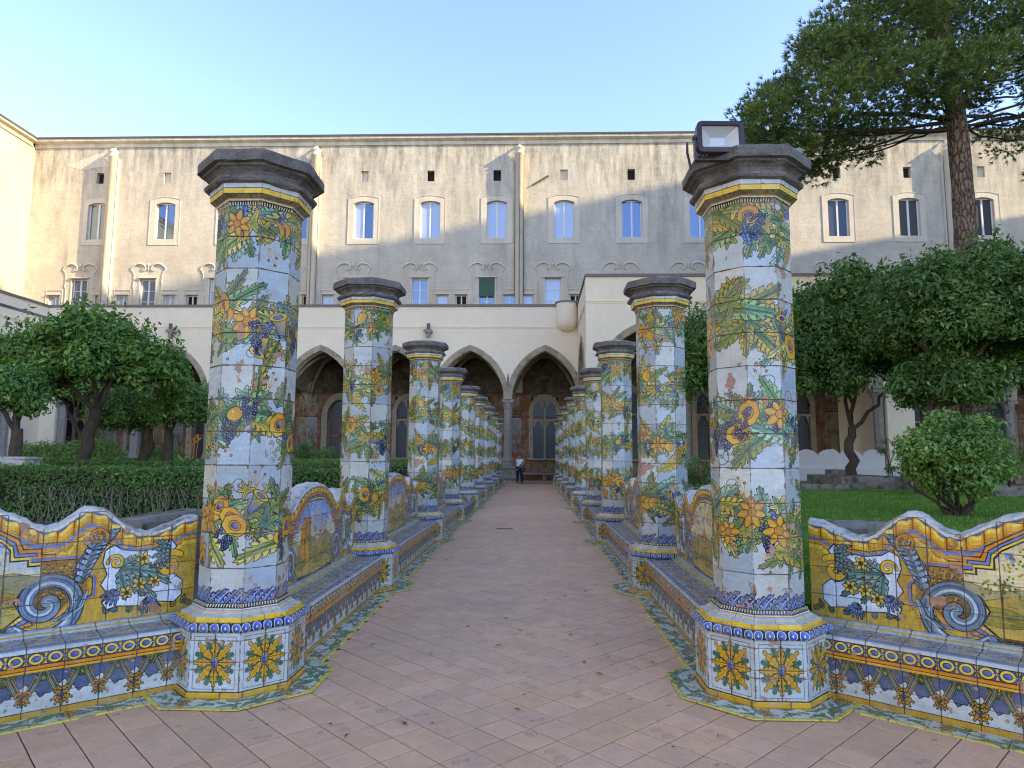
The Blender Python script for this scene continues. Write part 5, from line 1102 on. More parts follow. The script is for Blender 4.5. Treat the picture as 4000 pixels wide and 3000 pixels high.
            s = s_.build('stone_doorway', M_TUFA, root)
            d = MB(); 
            for a, b, c, e in ((-.85, -.72, 0, 5.5), (.72, .85, 0, 5.5), (-.05, .05, 0, 4.3), (-.72, .72, 2.9, 3.05), (-.72, .72, 4.25, 4.4), (-.72, .72, 0, .6)): d.box(cx+a, cx+b, dep+.02, dep+.10, c, e)
            d.build('door_frame', M_WOOD, s); g = MB(); g.box(cx-.85, cx+.85, dep+.08, dep+.1, 0, 5.6); g.build('door_glass', M_GLD, s)
    mb = MB(); mb.box(x0, x0+W*bays, .02, dep, -.05, -.003); mb.build('walk_floor', M_PAVE, root); mb = MB(); mb.box(x0, x0+W*bays, .5, dep+.6, 8.85, 9.0); mb.build('ceiling', M_VAULT, root)
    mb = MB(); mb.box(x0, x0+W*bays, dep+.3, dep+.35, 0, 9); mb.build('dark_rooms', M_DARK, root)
    return root
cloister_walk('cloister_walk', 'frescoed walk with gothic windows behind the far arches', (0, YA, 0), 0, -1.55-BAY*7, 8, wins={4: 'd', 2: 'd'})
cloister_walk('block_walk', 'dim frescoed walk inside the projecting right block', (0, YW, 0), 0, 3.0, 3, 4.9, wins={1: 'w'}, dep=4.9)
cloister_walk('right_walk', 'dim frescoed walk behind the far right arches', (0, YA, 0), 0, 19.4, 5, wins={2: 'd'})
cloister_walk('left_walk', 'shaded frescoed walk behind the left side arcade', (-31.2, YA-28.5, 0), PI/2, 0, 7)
# parapets between the piers (tiled bench ends by the path), stone bench against the inner wall
def parapet(x0, x1, y, label, tiled=True, z=1.0):
    root = empty('parapet', ((x0+x1)/2, y, 0)); tag(root, label, 'parapet', 'low parapets between the arcade piers'); h = (x1-x0)/2
    mb = MB(); mb.box(-h, h, .02, .7, 0, z-.12); mb.build('wall', M_PIPERNO if tiled else M_CREAM, root); mb = MB(); mb.box(-h-.04, h+.04, -.05, .78, z-.12, z); mb.build('coping', M_PIPERNO, root)
    if tiled:
        mb = MB(); 
        for (a, b, row) in ((.0, .28, 'riser'), (.28, .42, 'lip'), (.42, .78, 'frieze')): mb.face([(-h, .012, a), (h, .012, a), (h, .012, b), (-h, .012, b)], [(0, tv(row, 0)), (2*h/1.6, tv(row, 0)), (2*h/1.6, tv(row, 1)), (0, tv(row, 1))])
        mb.build('tiled_front', M_TR, root)
parapet(-6.3+.1, -1.0, YA-.02, 'tiled parapet left of the path end under the octagonal pier')
for k in range(5): parapet(-1.55-BAY*(k+2)+.0, -1.55-BAY*(k+1)-.06, YA, ('plain low parapet %s the left garden shrubs' % ('behind', 'far behind', 'well beyond', 'left beyond', 'at the corner beyond')[k]), False)
parapet(3.0, 3.4, YA-.02, 'short parapet stub right of the path end')
sb = empty('stone_bench', (.6, YA+4.4, 0)); tag(sb, 'long grey stone bench against the frescoed wall behind the woman', 'bench')
mb = MB(); mb.box(-1.9, 2.2, -.2, .25, .42, .52); mb.build('seat', M_PIPERNO, sb)
for x in (-1.5, .2, 1.8): mb = MB(); mb.box(x-.12, x+.12, -.15, .2, 0, .42); mb.build('leg', M_PIPERNO, sb)
mb = MB(); mb.box(-.9, 1.2, YA-1.0, YA-.55, .0, .012); tag(mb.build('door_mat', plain('dark_mat', (.04, .035, .035), .9)), 'thin dark mat across the end of the path', 'mat')
# iron spikes on wall between arches
for x, z in ((-1.55, 6.35), (-6.3, 6.6)):
    mb = MB(); mb.tube([(0, -.06, -.45), (0, -.06, .1), (0, -.06, .45)], [.02, .05, .01], 6); mb.bar((0, 0, 0), (0, -.08, 0), .04, .04); o = mb.build('iron_anchor', M_LEAD, None, (x, YA-.01, z)); tag(o, 'dark iron wall anchor above the %s' % ('octagonal pier by the woman' if x > -2 else 'pier hidden by the left pillars'), 'wall anchor')
# spotlight on stone corbel on the arcade wall
for x, lb in ((-6.52, 'black spotlight on a stone corbel above the arches, left of centre'), (-22.9, 'black spotlight on a stone corbel above the orange tree')):
    r_ = empty('wall_spotlight', (x, YA, 9.35)); tag(r_, lb, 'spotlight'); mb = MB(); mb.box(-.20, .20, -.55, 0, -.06, .12); mb.box(-.33, -.1, -.42, -.3, .0, .12); mb.tube([(0, -.4, -.38), (0, -.4, -.05)], .12, 8); mb.build('corbel', M_PIPERNO, r_); mb = MB(); mb.tube([(0, -.42, .12), (0, -.42, .5)], .11, 10); mb.build('lamp_head', M_LEAD, r_)
# old metal bracket on the facade
mb = MB(); mb.bar((-.55, -.1, -.35), (.6, -.1, .35), .05, .14); mb.bar((0, 0, 0), (0, -.12, 0), .1, .1); tag(mb.build('facade_bracket', M_LEAD, None, (.5, YF-.0, 21.45)), 'dark slanting metal bracket on the facade between the small square vents', 'bracket')
# the church across the garden, which throws the slanting shadow on the facade
def caster():
    prof_ = []
    for xf, zf in ((-60, 6.5), (-37, 11.6), (-16, 16.0), (0, 19.1), (8, 20.8), (14.5, 22.0), (14.6, 15.2), (22, 16.6), (34, 18.6), (50, 21)):
        t = (60-xf)/SUN_DIR.x; y = YF+SUN_DIR.y*t; z = zf+SUN_DIR.z*t; prof_.append((y, z))
    return prof_
pc = caster(); M_CH = stucco('church_wall', (.50, .42, .30), (.36, .3, .22), (.45, .37, .26), .4)
mb = MB(); pts = [(pc[0][0]-40, pc[0][1]+6)]+pc+[(YF+40, 12)]
for (ya, za), (yb, zb) in zip(pts, pts[1:]): mb.face([(60, ya, -.3), (60, ya, za), (60, yb, zb), (60, yb, -.3)]); k_ = 12*SUN_DIR.y/SUN_DIR.x; mb.face([(60, ya, za), (72, ya+k_, za), (72, yb+k_, zb), (60, yb, zb)]); mb.face([(72, ya+k_, -.3), (72, yb+k_, -.3), (72, yb+k_, zb), (72, ya+k_, za)])
o = mb.build('church', M_CH); tag(o, 'tall church nave beyond the right side of the garden', 'church')
# ------------------------------------------------------------------ vegetation
M_LEAF_O = leaf_mat('orange_leaf', (.06, .13, .028), (.14, .27, .05), (.40, .48, .12)); M_LEAF_D = leaf_mat('dark_leaf', (.05, .11, .028), (.12, .22, .048), (.36, .44, .11))
M_LEAF_L = leaf_mat('light_leaf', (.09, .17, .04), (.19, .29, .06), (.42, .44, .12)); M_LEAF_C = leaf_mat('camellia_leaf', (.08, .17, .04), (.21, .34, .07), (.55, .58, .18), .2)
M_NEEDLE = leaf_mat('pine_needle', (.065, .12, .032), (.18, .235, .05), (.55, .50, .12), .5, .2)
M_BARK = rough_mat('brown_bark', (.10, .075, .05), (.055, .04, .03), 9, .95, .9, .03, stretch=(1, 1, .4)); M_TWIG = plain('pale_dead_twig', (.26, .22, .16), .9)
def pine_bark():
    m, nt, bs = newmat('plated_pine_bark'); p = pos(nt, (1, 1, .35)); v = N(nt, 'TexVoronoi', {'Vector': p, 'Scale': 7.5}, feature='DISTANCE_TO_EDGE').outputs['Distance']
    col = mix(nt, ramp(nt, v, [(.02, 0.), (.16, 1.)]), (.05, .032, .022), (.24, .15, .10)); col = mix(nt, ramp(nt, noise(nt, pos(nt), 9, 6), [(.45, 0.), (.7, .7)]), col, (.34, .26, .20))
    L(nt, col, bs.inputs['Base Color']); bs.inputs['Roughness'].default_value = .95; bump(nt, bs, math_(nt, 'ADD', ramp(nt, v, [(0, 0.), (.2, 1.)]), noise(nt, p, 20, 5)), 1., .06); return m
M_PBARK = pine_bark()
RG = np.random.RandomState(21)
def unit(n): v = RG.normal(size=(n, 3)); return v/np.linalg.norm(v, axis=1)[:, None]
def leaf_quads(P, Nn, size, aspect=.42, jit=.5):
    """one folded rhombus leaf per point"""
    n = len(P); a = unit(n); d = a-Nn*(a*Nn).sum(1)[:, None]*.8; d[:, 2] -= .25; d /= np.linalg.norm(d, axis=1)[:, None]; s = np.cross(Nn, d); s /= np.linalg.norm(s, axis=1)[:, None]+1e-9
    L_ = size*(1+jit*RG.uniform(-1, 1, n))[:, None]; up = np.cross(d, s)
    A = P-d*L_*.5; B = P+s*L_*aspect*.5+up*L_*.05; C = P+d*L_*.5-up*L_*.08; D = P-s*L_*aspect*.5+up*L_*.05
    V = np.stack([A, B, C, D], 1).reshape(-1, 3); return V, np.arange(n*4).reshape(n, 4)
def clumps_to_leaves(cl, per, size, aspect=.42, shell=.55, up=.45):
    """cl: array of (x, y, z, rx, ry, rz) clumps"""
    P, Nn = [], []
    for c in cl:
        n = max(8, int(per*c[3]*c[3])); u = unit(n); r = RG.uniform(shell, 1.05, n)**.7*(1+.22*RG.normal(size=n)); P.append(c[:3]+u*r[:, None]*c[3:6]); Nn.append(u+np.array([0, 0, up])+.55*unit(n))
    P, Nn = np.concatenate(P), np.concatenate(Nn); Nn /= np.linalg.norm(Nn, axis=1)[:, None]; return leaf_quads(P, Nn, size, aspect)
def crown(cx, cy, cz, rx, ry, rz, n, r0, r1, low=-.35, flat=1.0):
    out = []
    while len(out) < n:
        u = unit(1)[0]
        if u[2] < low: continue
        k = RG.uniform(.45, 1.0)**.6; r = RG.uniform(r0, r1)
        out.append((cx+u[0]*k*(rx-r*.5), cy+u[1]*k*(ry-r*.5), cz+u[2]*k*(rz-r*.5), r, r, r*.8*flat))
    return np.array(out)
def limb(mb, p, q, r0, r1, wob=.1, n=7, sides=7, rs=random):
    p, q = Vector(p), Vector(q); pts = []
    for i in range(n+1): t = i/n; w = math.sin(PI*t)*wob*(q-p).length; pts.append(p.lerp(q, t)+Vector((rs.uniform(-w, w), rs.uniform(-w, w), rs.uniform(-w, w)*.5)))
    mb.tube(pts, [r0+(r1-r0)*i/n for i in range(n+1)], sides); return pts
def tree(name, label, cat, base, trunk_h, r0, crowns, per, size, mat, fork=4, group=None, lean=(0, 0), fruit=0, bark=None, seed=1, sprigs=0):
    root = empty(name, base); tag(root, label, cat, group); rs = random.Random(seed); mb = MB()
    top = Vector((lean[0], lean[1], trunk_h)); limb(mb, (0, 0, -.3), top, r0*1.25, r0*.85, .05, 7, 9, rs)
    cl = crowns-np.array([base[0], base[1], base[2], 0, 0, 0])
    idx = list(range(len(cl))); rs.shuffle(idx); hubs = []
    for k in range(fork):
        c = cl[idx[k]]; hub = top.lerp(Vector(c[:3]), .55); limb(mb, top+Vector((0, 0, -.1)), hub, r0*.46, r0*.30, .07, 5, 7, rs); hubs.append(hub)
    for k in idx[:min(len(idx), 26)]:
        c = Vector(cl[k][:3]); h = min(hubs, key=lambda q: (q-c).length); limb(mb, h, c, r0*.30, r0*.10, .08, 4, 5, rs)
    mb.build('trunk', bark or M_BARK, root)
    V, Fq = clumps_to_leaves(cl, per, size); 
    if sprigs:     # upright shoots along the top
        zt = np.percentile(cl[:, 2]+cl[:, 5], 55); tops = cl[cl[:, 2]+cl[:, 5] > zt]; P = []
        for _ in range(sprigs):
            c = tops[RG.randint(len(tops))]; b = c[:3]+np.array([RG.uniform(-.6, .6)*c[3], RG.uniform(-.6, .6)*c[3], c[5]*.8]); h = RG.uniform(.25, .75)
            for t in np.linspace(0, 1, 10): P.append(b+np.array([.1*t*RG.normal(), .1*t*RG.normal(), h*t]))
        P = np.array(P); V2, F2 = leaf_quads(P, unit(len(P)), size*1.1); Fq = np.concatenate([Fq, F2+len(V)]); V = np.concatenate([V, V2])
    np_mesh('crown', V, Fq, mat, parent=root)
    if fruit:
        fb = MB()
        for _ in range(fruit):
            c = cl[RG.randint(len(cl))]; u = unit(1)[0]; u[1] = -abs(u[1]); p = c[:3]+u*c[3:6]*.98
            fb.lathe([(0, -.045), (.03, -.035), (.045, 0), (.03, .035), (0, .045)], n=8, cap=False, sm=True)
            for i in range(len(fb.v)-40, len(fb.v)): fb.v[i] = (fb.v[i][0]+p[0], fb.v[i][1]+p[1], fb.v[i][2]+p[2])
        fb.build('fruit', plain('green_orange', (.28, .34, .05), .5), root)
    return root
GZ = .42          # garden level on the left, lawn level on the right
def bed(name, mat, poly, z0, z1, **kw):
    mb = MB(); mb.face([(x, y, z1) for x, y in poly])
    for (a, b), (c, d) in zip(poly, poly[1:]+poly[:1]): mb.face([(a, b, z0), (c, d, z0), (c, d, z1), (a, b, z1)])
    return tag(mb.build(name, mat), kind='structure', **kw)
bed('garden_bed', M_EARTH, [(-2.34, 5.3), (-2.34, 40.2), (-30.8, 40.2), (-30.8, 4), (-7.0, 1.05), (-5.2, 2.85)], -.3, GZ)
M_LAWN = rough_mat('lawn_soil', (.08, .15, .03), (.12, .21, .04), 6, .95, .4, .02)
bed('lawn', M_LAWN, [(1.90, 5.5), (5.0, 2.7), (7, 1.0), (40, 1), (40, 24), (19.2, 24), (19.2, 33.6), (1.90, 33.6)], -.3, .5)
bed('cloister_path', M_STEP, [(19.2, 24), (46, 24), (46, 41.4), (19.4, 41.4)], -.3, .02)
def grass(x0, x1, y0, y1, z, n, name):
    X = RG.uniform(x0, x1, n); t = RG.rand(n); Y = y0+(y1-y0)*t**1.5; k = (X > 1.95) & ((Y > 5.45-(X-1.9)*.84) | (X > 6.9)); X, Y = X[k], Y[k]; n = len(X)
    P = np.stack([X, Y, np.full(n, z)], 1); a = RG.uniform(0, 2*PI, n); w = np.stack([np.cos(a), np.sin(a), 0*a], 1)*(.004+.0008*Y)[:, None]; h = RG.uniform(.04, .085, n); ln = RG.normal(size=(n, 2))*.02
    T = P+np.stack([ln[:, 0], ln[:, 1], h], 1); V = np.stack([P-w, P+w, T], 1).reshape(-1, 3)
    np_mesh(name, V, np.arange(n*3).reshape(n, 3), M_GRASS, k=3, kind='stuff')
M_GRASS = leaf_mat('grass_blade', (.10, .20, .03), (.17, .31, .05), (.34, .40, .11), .5, .3)
grass(1.9, 19, 4, 24, .5, 190000, 'grass'); 
def hedge(label, x0, x1, y0, y1, z0, z1, n, size=.05, group='clipped box hedges', twigs=60, rz=0, mat=None):
    root = empty('clipped_hedge', ((x0+x1)/2, (y0+y1)/2, z0)); tag(root, label, 'hedge', group); hx, hy, h = (x1-x0)/2, (y1-y0)/2, z1-z0
    mb = MB(); mb.box(-hx+.14, hx-.14, -hy+.14, hy-.14, 0, h-.12); mb.build('inner_shade', M_TWIGD, root)  # near-black box, shade among the inner stems put into its colour
    A = np.array([2*hx*h, 2*hy*h, 4*hx*hy*1.2, 2*hy*h]); f = RG.choice(4, n, p=A/A.sum()); u, v = RG.uniform(-1, 1, n), RG.rand(n); dpt = RG.exponential(.05, n)
    P = np.zeros((n, 3)); Nn = np.zeros((n, 3))
    k = f == 0; P[k] = np.stack([u[k]*hx, -hy+dpt[k], v[k]*h], 1); Nn[k] = (0, -1, .2)
    k = f == 1; P[k] = np.stack([hx-dpt[k], u[k]*hy, v[k]*h], 1); Nn[k] = (1, 0, .2)
    k = f == 3; P[k] = np.stack([-hx+dpt[k], u[k]*hy, v[k]*h], 1); Nn[k] = (-1, 0, .2)
    k = f == 2; P[k] = np.stack([u[k]*hx, (v[k]*2-1)*hy, h-dpt[k]*.7], 1); Nn[k] = (0, 0, 1)
    # thin towards the ground on the face so dead wood shows
    low = (P[:, 2] < h*.62) & (f != 2); keep = ~low | (RG.rand(n) < .55+.45*(np.sin(P[:, 0]*3.1)*np.sin(P[:, 0]*1.3+1) > -.1)*(P[:, 2]/h)); P, Nn = P[keep], Nn[keep]
    P += .02*np.sin(P[:, [1, 0, 0]]*4.)+RG.normal(size=P.shape)*.018; Nn = Nn+.75*unit(len(P)); Nn /= np.linalg.norm(Nn, axis=1)[:, None]
    V, Fq = leaf_quads(P, Nn, size, .55); np_mesh('foliage', V, Fq, mat or M_LEAF_D, parent=root)
    if twigs:
        tb = MB(); rs = random.Random(int(x0*10+y0))
        for _ in range(twigs):
            x = rs.uniform(-hx, hx); pts = [Vector((x, -hy+.03, -.02))]
            for i in range(4): pts.append(pts[-1]+Vector((rs.uniform(-.09, .09), rs.uniform(-.03, .025), h*.17)))
            tb.tube(pts, [.011, .009, .008, .006, .004], 4)
            for q in (2, 3): tb.tube([pts[q], pts[q]+Vector((rs.uniform(-.14, .14), -.02, .12))], [.006, .003], 3)
        tb.build('dead_branches', M_TWIG, root)
    return root
M_TWIGD = rough_mat('hedge_inner_shade', (.025, .022, .014), (.05, .045, .03), 20, .95)
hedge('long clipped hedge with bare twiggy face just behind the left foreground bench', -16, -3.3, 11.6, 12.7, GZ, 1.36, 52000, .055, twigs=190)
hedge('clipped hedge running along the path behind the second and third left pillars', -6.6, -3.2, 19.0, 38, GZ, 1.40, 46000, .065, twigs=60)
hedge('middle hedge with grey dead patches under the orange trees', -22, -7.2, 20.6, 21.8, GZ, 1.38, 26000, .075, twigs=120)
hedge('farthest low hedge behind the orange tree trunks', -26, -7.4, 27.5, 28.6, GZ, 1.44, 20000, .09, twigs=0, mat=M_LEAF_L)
# orange trees on the left
def WXY(px, py, Y): # world point for a photograph pixel at depth Y (used to size the trees)
    d = _F+_R2*((px-2000)/F_PX)-_U2*((py-1500)/F_PX); t = Y/d.y; return Vector((d.x*t, Y, CAM_Z+d.z*t))
def c_at(px0, px1, py0, py1, Y, n, r0, r1, dep=None, **k):
    a, b = WXY(px0, py1, Y), WXY(px1, py0, Y); rx, rz = (b.x-a.x)/2, (b.z-a.z)/2; return crown((a.x+b.x)/2, Y, (a.z+b.z)/2, rx, dep or rx, rz, n, r0, r1, **k)
b = WXY(285, 1790, 22.); c1 = np.concatenate([c_at(110, 580, 1215, 1590, 22, 52, .35, .8), c_at(330, 735, 1290, 1610, 22.5, 40, .3, .7), c_at(-40, 300, 1270, 1570, 22.3, 28, .35, .75)])
tree('orange_tree', 'broad orange tree with a leaning bare trunk over the left hedges', 'tree', (b.x, 22, GZ), 2.7, .20, c1, 1000, .20, M_LEAF_O, 4, 'orange trees', lean=(.55, .2), fruit=16, seed=3, sprigs=90)
b = WXY(573, 1790, 26.); tree('orange_tree', 'small round orange tree, left one of the pair next to the nearest left pillar', 'tree', (b.x, 26, GZ), 2.2, .19, c_at(375, 640, 1520, 1725, 26, 30, .4, .7), 1300, .16, M_LEAF_O, 3, 'orange trees', fruit=6, seed=4)
b = WXY(655, 1790, 25.); tree('orange_tree', 'small orange tree partly hidden by the nearest left pillar', 'tree', (b.x, 25, GZ), 2.0, .19, c_at(560, 850, 1490, 1700, 25, 34, .4, .7), 1300, .16, M_LEAF_O, 3, 'orange trees', fruit=5, seed=5)
b = WXY(60, 1760, 19.); tree('orange_tree', 'dark orange tree cut off by the left edge, above the stone trough', 'tree', (b.x, 19, GZ), 1.9, .17, c_at(-230, 160, 1400, 1690, 19, 34, .4, .65), 1500, .15, M_LEAF_O, 3, 'orange trees', fruit=4, seed=6)
b = WXY(330, 1560, 33.); tree('orange_tree', 'bright yellow green orange tree glimpsed behind the broad one', 'tree', (b.x, 33, GZ), 2.2, .2, c_at(170, 560, 1430, 1600, 33, 26, .5, .9), 900, .2, M_LEAF_L, 3, 'orange trees', seed=8)
# trees on the right
b = WXY(3326, 1851, 26.); c1 = np.concatenate([c_at(3060, 3660, 1020, 1650, 26, 120, .35, .95), c_at(3040, 3360, 1200, 1710, 25.5, 38, .35, .8)])
tree('citrus_tree', 'dense dark tree with a forked thin trunk, standing in the raised stone bed', 'tree', (b.x, 26, .9), 1.9, .17, c1, 1000, .20, M_LEAF_D, 4, 'dark garden trees', lean=(.1, 0), seed=11, sprigs=110)
c2 = np.concatenate([c_at(3450, 4150, 960, 1560, 21, 120, .3, .85), c_at(3850, 4500, 1000, 1600, 22, 70, .5, .9), c_at(3500, 3900, 1350, 1660, 21, 34, .4, .7)])
b = WXY(3590, 1700, 21.); tree('citrus_tree', 'wide dark tree at the right edge in front of the pine trunk', 'tree', (b.x, 21, .5), 2.6, .22, c2, 1050, .17, M_LEAF_D, 5, 'dark garden trees', lean=(.4, 0), seed=12, sprigs=150)
b = WXY(2830, 1750, 25.); tree('citrus_tree', 'dark tree seen between the first and second right pillars', 'tree', (b.x, 25, .5), 2.2, .18, c_at(2600, 3060, 1190, 1680, 25, 44, .5, .9), 1200, .15, M_LEAF_D, 4, 'dark garden trees', seed=13, sprigs=50)
# camellia bush
b = WXY(3745, 2003, 13.2); root = empty('camellia_bush', (b.x, 13.2, .5)); tag(root, 'round glossy camellia bush on the lawn at the right', 'bush')
cl = c_at(3535, 3915, 1600, 1950, 13.2, 60, .16, .34, low=-.9)-np.array([b.x, 13.2, .5, 0, 0, 0]); V, Fq = clumps_to_leaves(cl, 3300, .095, .5); np_mesh('foliage', V, Fq, M_LEAF_C, parent=root)
mb = MB(); rs = random.Random(5)
for k in range(13): a = rs.random()*6.28; limb(mb, (rs.uniform(-.08, .08), rs.uniform(-.08, .08), -.05), (.85*math.cos(a)*rs.uniform(.4, 1), .8*math.sin(a), rs.uniform(.45, 1.0)), .04, .012, .08, 5, 5, rs)
mb.build('stems', M_BARK, root)
def bush(label, px, py, Y, w, h, z0, n=14, size=.08, mat=None, cat='shrub', group='garden shrubs', name='garden_shrub'):
    p = WXY(px, py, Y); root = empty(name, (p.x, Y, z0)); tag(root, label, cat, group); cl = crown(0, 0, h*.5, w/2, w/2, h/2, n, w*.12, w*.24, low=-.8)
    V, Fq = clumps_to_leaves(cl, 2200*.08/size, size); np_mesh('foliage', V, Fq, mat or M_LEAF_L, parent=root); mb = MB()
    for k in range(5): a = k*1.3; limb(mb, (0, 0, -.05), (w*.3*math.cos(a), w*.3*math.sin(a), h*.7), .02, .008, .08, 4, 4)
    mb.build('stems', M_BARK, root)
bush('yellow green rose bush left of the broad orange tree trunk', 165, 1760, 30, 2.6, 1.9, GZ, 22, .1); bush('yellow green rose bush right of the broad orange tree trunk', 360, 1755, 30.5, 2.8, 2.0, GZ, 24, .1)
bush('loose leafy rose bush between the first two left pillars', 1200, 1755, 33, 2.0, 1.9, GZ, 16, .1, M_LEAF_D); bush('loose leafy shrub close to the second left pillar', 1290, 1760, 32, 1.8, 1.7, GZ, 16, .1, M_LEAF_D)
bush('small dark shrub at the foot of the left trees', 640, 1760, 31, 1.9, 1.7, GZ, 14, .1, M_LEAF_D); bush('thin young climber in front of the pale pier on the right', 3470, 1700, 30, .9, 2.6, .5, 9, .09, M_LEAF_D)
bush('small dark bush beside the second right pillar', 2725, 1800, 22, 1.3, 1.3, .5, 14, .08, M_LEAF_D); bush('bright green bush peeking out behind the camellia', 3930, 1720, 19, 1.5, 1.5, .9, 16, .09, M_LEAF_L); bush('low ferny plants at the left edge below the trough', 60, 1850, 14, 1.6, .75, GZ+.25, 16, .09, M_LEAF_L)
# canna with orange flowers
p = WXY(735, 1780, 24); root = empty('canna_plant', (p.x, 24, GZ)); tag(root, 'canna plant with broad leaves and orange blooms left of the nearest left pillar', 'plant')
for k in range(11):
    a = k*2.4; mb = MB(); L_ = 1.0+.25*math.sin(k*3); P = []
    for i in range(6): t = i/5; w = .13*math.sin(PI*min(1, t*.9+.08)); c_ = Vector((math.cos(a)*t*.55, math.sin(a)*t*.55, .35+L_*t-.35*t*t)); s_ = Vector((-math.sin(a), math.cos(a), 0))*w; P.append([c_-s_, c_, c_+s_])
    mb.grid(P); mb.build('leaf', M_LEAF_L, root)
for k in range(3):
    mb = MB(); mb.tube([(.1*k, 0, .2), (.12*k+.1, 0, 1.55+.1*k)], .012, 5); 
    for j in range(6): mb.tube([(.12*k+.1, 0, 1.5+.1*k), (.12*k+.1+.1*math.cos(j), .1*math.sin(j), 1.58+.1*k+.03*j)], [.012, .024], 5)
    mb.build('flower', plain('orange_petal', (.60, .24, .04)), root)
p = WXY(60, 1800, 17.5); mb = MB(); mb.box(p.x-.46, p.x+.46, 17.22, 17.78, 1.17, 1.47); mb.box(p.x-.50, p.x+.50, 17.19, 17.81, 1.475, 1.53); mb.box(p.x-.3, p.x+.3, 17.3, 17.7, GZ, 1.165); tag(mb.build('stone_trough', M_PLASTER), 'white stone trough planter near the left edge', 'planter')
# umbrella pine
b = WXY(3800, 1600, 24.); root = empty('stone_pine', (b.x, 24, .4)); tag(root, 'tall pine with plated red bark leaning over the facade at the upper right', 'tree')
rs = random.Random(31); mb = MB(); pts = []; rad = []
for i in range(40):
    t = i/39; pts.append(Vector((.25*math.sin(t*5)*t+.15*t, .1*math.sin(t*7), -.5+20.5*t))); rad.append((.42-.11*t-.16*max(0, t-.6)/.4)*(1+.05*rs.uniform(-1, 1)+(.10 if rs.random() < .18 else 0)))
mb.tube(pts, rad, 16); mb.build('trunk', M_PBARK, root)
up_ = lambda x: float(np.interp(x, [7.2, 7.8, 9.2, 10.6, 12, 14, 16, 22, 28], [13.2, 14.4, 15.8, 17.3, 18.8, 19.8, 21, 21.5, 19])); lo_ = lambda x: float(np.interp(x, [7.2, 8.4, 10, 12, 14, 16, 18, 22, 28], [13.4, 13.1, 13.0, 13.2, 13.6, 13.9, 13.5, 13.3, 13.8]))
cl = []
while len(cl) < 520:
    x = RG.uniform(7.4, 27); z0, z1 = lo_(x), up_(x); t = RG.rand(); z = z0+(z1-z0)*t; e = math.sqrt(max(.05, 1-((x-17)/10.5)**2)); y = 24+RG.uniform(-1, 1)*4.6*e
    if 15.0 < x < 18.5 and z < 15.5 and RG.rand() < .8: continue
    if z < z0+2.2 and abs(y-24) < 2.2 and RG.rand() < .5: continue
    r = RG.uniform(.4, 1.05)*(.75 if x < 9 else 1); cl.append((x, y, z, r, r, r*.62))
cl = np.array(cl)-np.array([b.x, 24, .4, 0, 0, 0])
tp, td = [], []
for c in cl:
    n = int(105*c[3]**1.4); u = unit(n); tp.append(c[:3]+u*RG.uniform(.3, 1.08, n)[:, None]*c[3:6]); o_ = u+np.array([0, 0, .55])+.5*unit(n); td.append(o_/np.linalg.norm(o_, axis=1)[:, None])
tp, td = np.concatenate(tp), np.concatenate(td); K = 11; n = len(tp)
D = np.repeat(td, K, 0)+.62*unit(n*K); D /= np.linalg.norm(D, axis=1)[:, None]; P = np.repeat(tp, K, 0); L_ = RG.uniform(.16, .30, n*K)[:, None]; S = np.cross(D, unit(n*K)); S /= np.linalg.norm(S, axis=1)[:, None]; S *= .017
V = np.stack([P-S, P+S, P+D*L_], 1).reshape(-1, 3); np_mesh('crown', V, np.arange(n*K*3).reshape(-1, 3), M_NEEDLE, k=3, parent=root)
mb = MB(); ax = lambda z: pts[min(39, int((z+.5)/20.5*39))]
for k, c in enumerate(cl):
    if k % 13: continue
    q = Vector(c[:3]); zz = max(12.9+.9*rs.random(), min(18.5, q.z-abs(q.x)*.30-.8*rs.random())); s0 = ax(zz).copy(); s0.z = zz; mid = s0.lerp(q, .55)+Vector((0, 0, -.25)); r0 = .10 if k % 9 == 0 else .055
    limb(mb, s0, mid, r0, r0*.55, .06, 6, 6, rs); limb(mb, mid, q, r0*.55, .015, .05, 5, 5, rs)
mb.build('branches', M_BARK, root)
# stone kerbs and blocks around the lawn
M_KERB = rough_mat('mossy_kerb_stone', (.17, .14, .11), (.28, .25, .20), 5, .95, .8, .03, c3=(.07, .085, .04), sc2=2.2, thr=(.52, .62))
def block(label, name, x0, x1, y0, y1, z0, z1, nb=3, grp='rough stone kerbs on the lawn'):
    root = empty(name, ((x0+x1)/2, (y0+y1)/2, z0)); tag(root, label, 'kerb', grp); w = (x1-x0)/nb; rs = random.Random(int(x0*7))
    for i in range(nb):
        a = -(x1-x0)/2+i*w; mb = MB(); h = z1-z0; hy = (y1-y0)/2; 
        q = [[Vector((a+w*s_*.995+rs.uniform(-.01, .01), y+rs.uniform(-.015, .015), zz+rs.uniform(-.015, .012))) for (y, zz) in ((-hy, -.05), (-hy-.01, h*.5), (-hy+.02, h-.02), (-hy+.06, h), (hy, h), (hy, -.05))] for s_ in (0, .33, .66, 1)]
        mb.grid(q, sm=False); mb.face(q[0]); mb.face(q[-1][::-1]); mb.build('kerb_stone', M_KERB, root)
def xat(px, Y): return WXY(px, 1785, Y).x
block('raised stone bed edge under the dark forked tree', 'stone_kerb', xat(3280, 24.5), xat(3520, 24.5), 24.4, 27.5, .5, .97, 4)
block('low kerb left of the raised bed by the dark tree', 'stone_kerb', xat(3110, 24), xat(3290, 24), 23.6, 24.0, .5, .72, 3)
block('short stone block behind the forked trunk', 'stone_kerb', xat(3235, 28), xat(3310, 28), 27.8, 28.4, .5, 1.15, 1)
block('stone block just left of the camellia', 'stone_kerb', xat(3482, 25), xat(3560, 25), 23.8, 24.3, .5, 1.15, 1)
block('long kerb at the right edge behind the camellia', 'stone_kerb', xat(3880, 20), xat(4400, 20), 20.0, 20.5, .5, .85, 5)
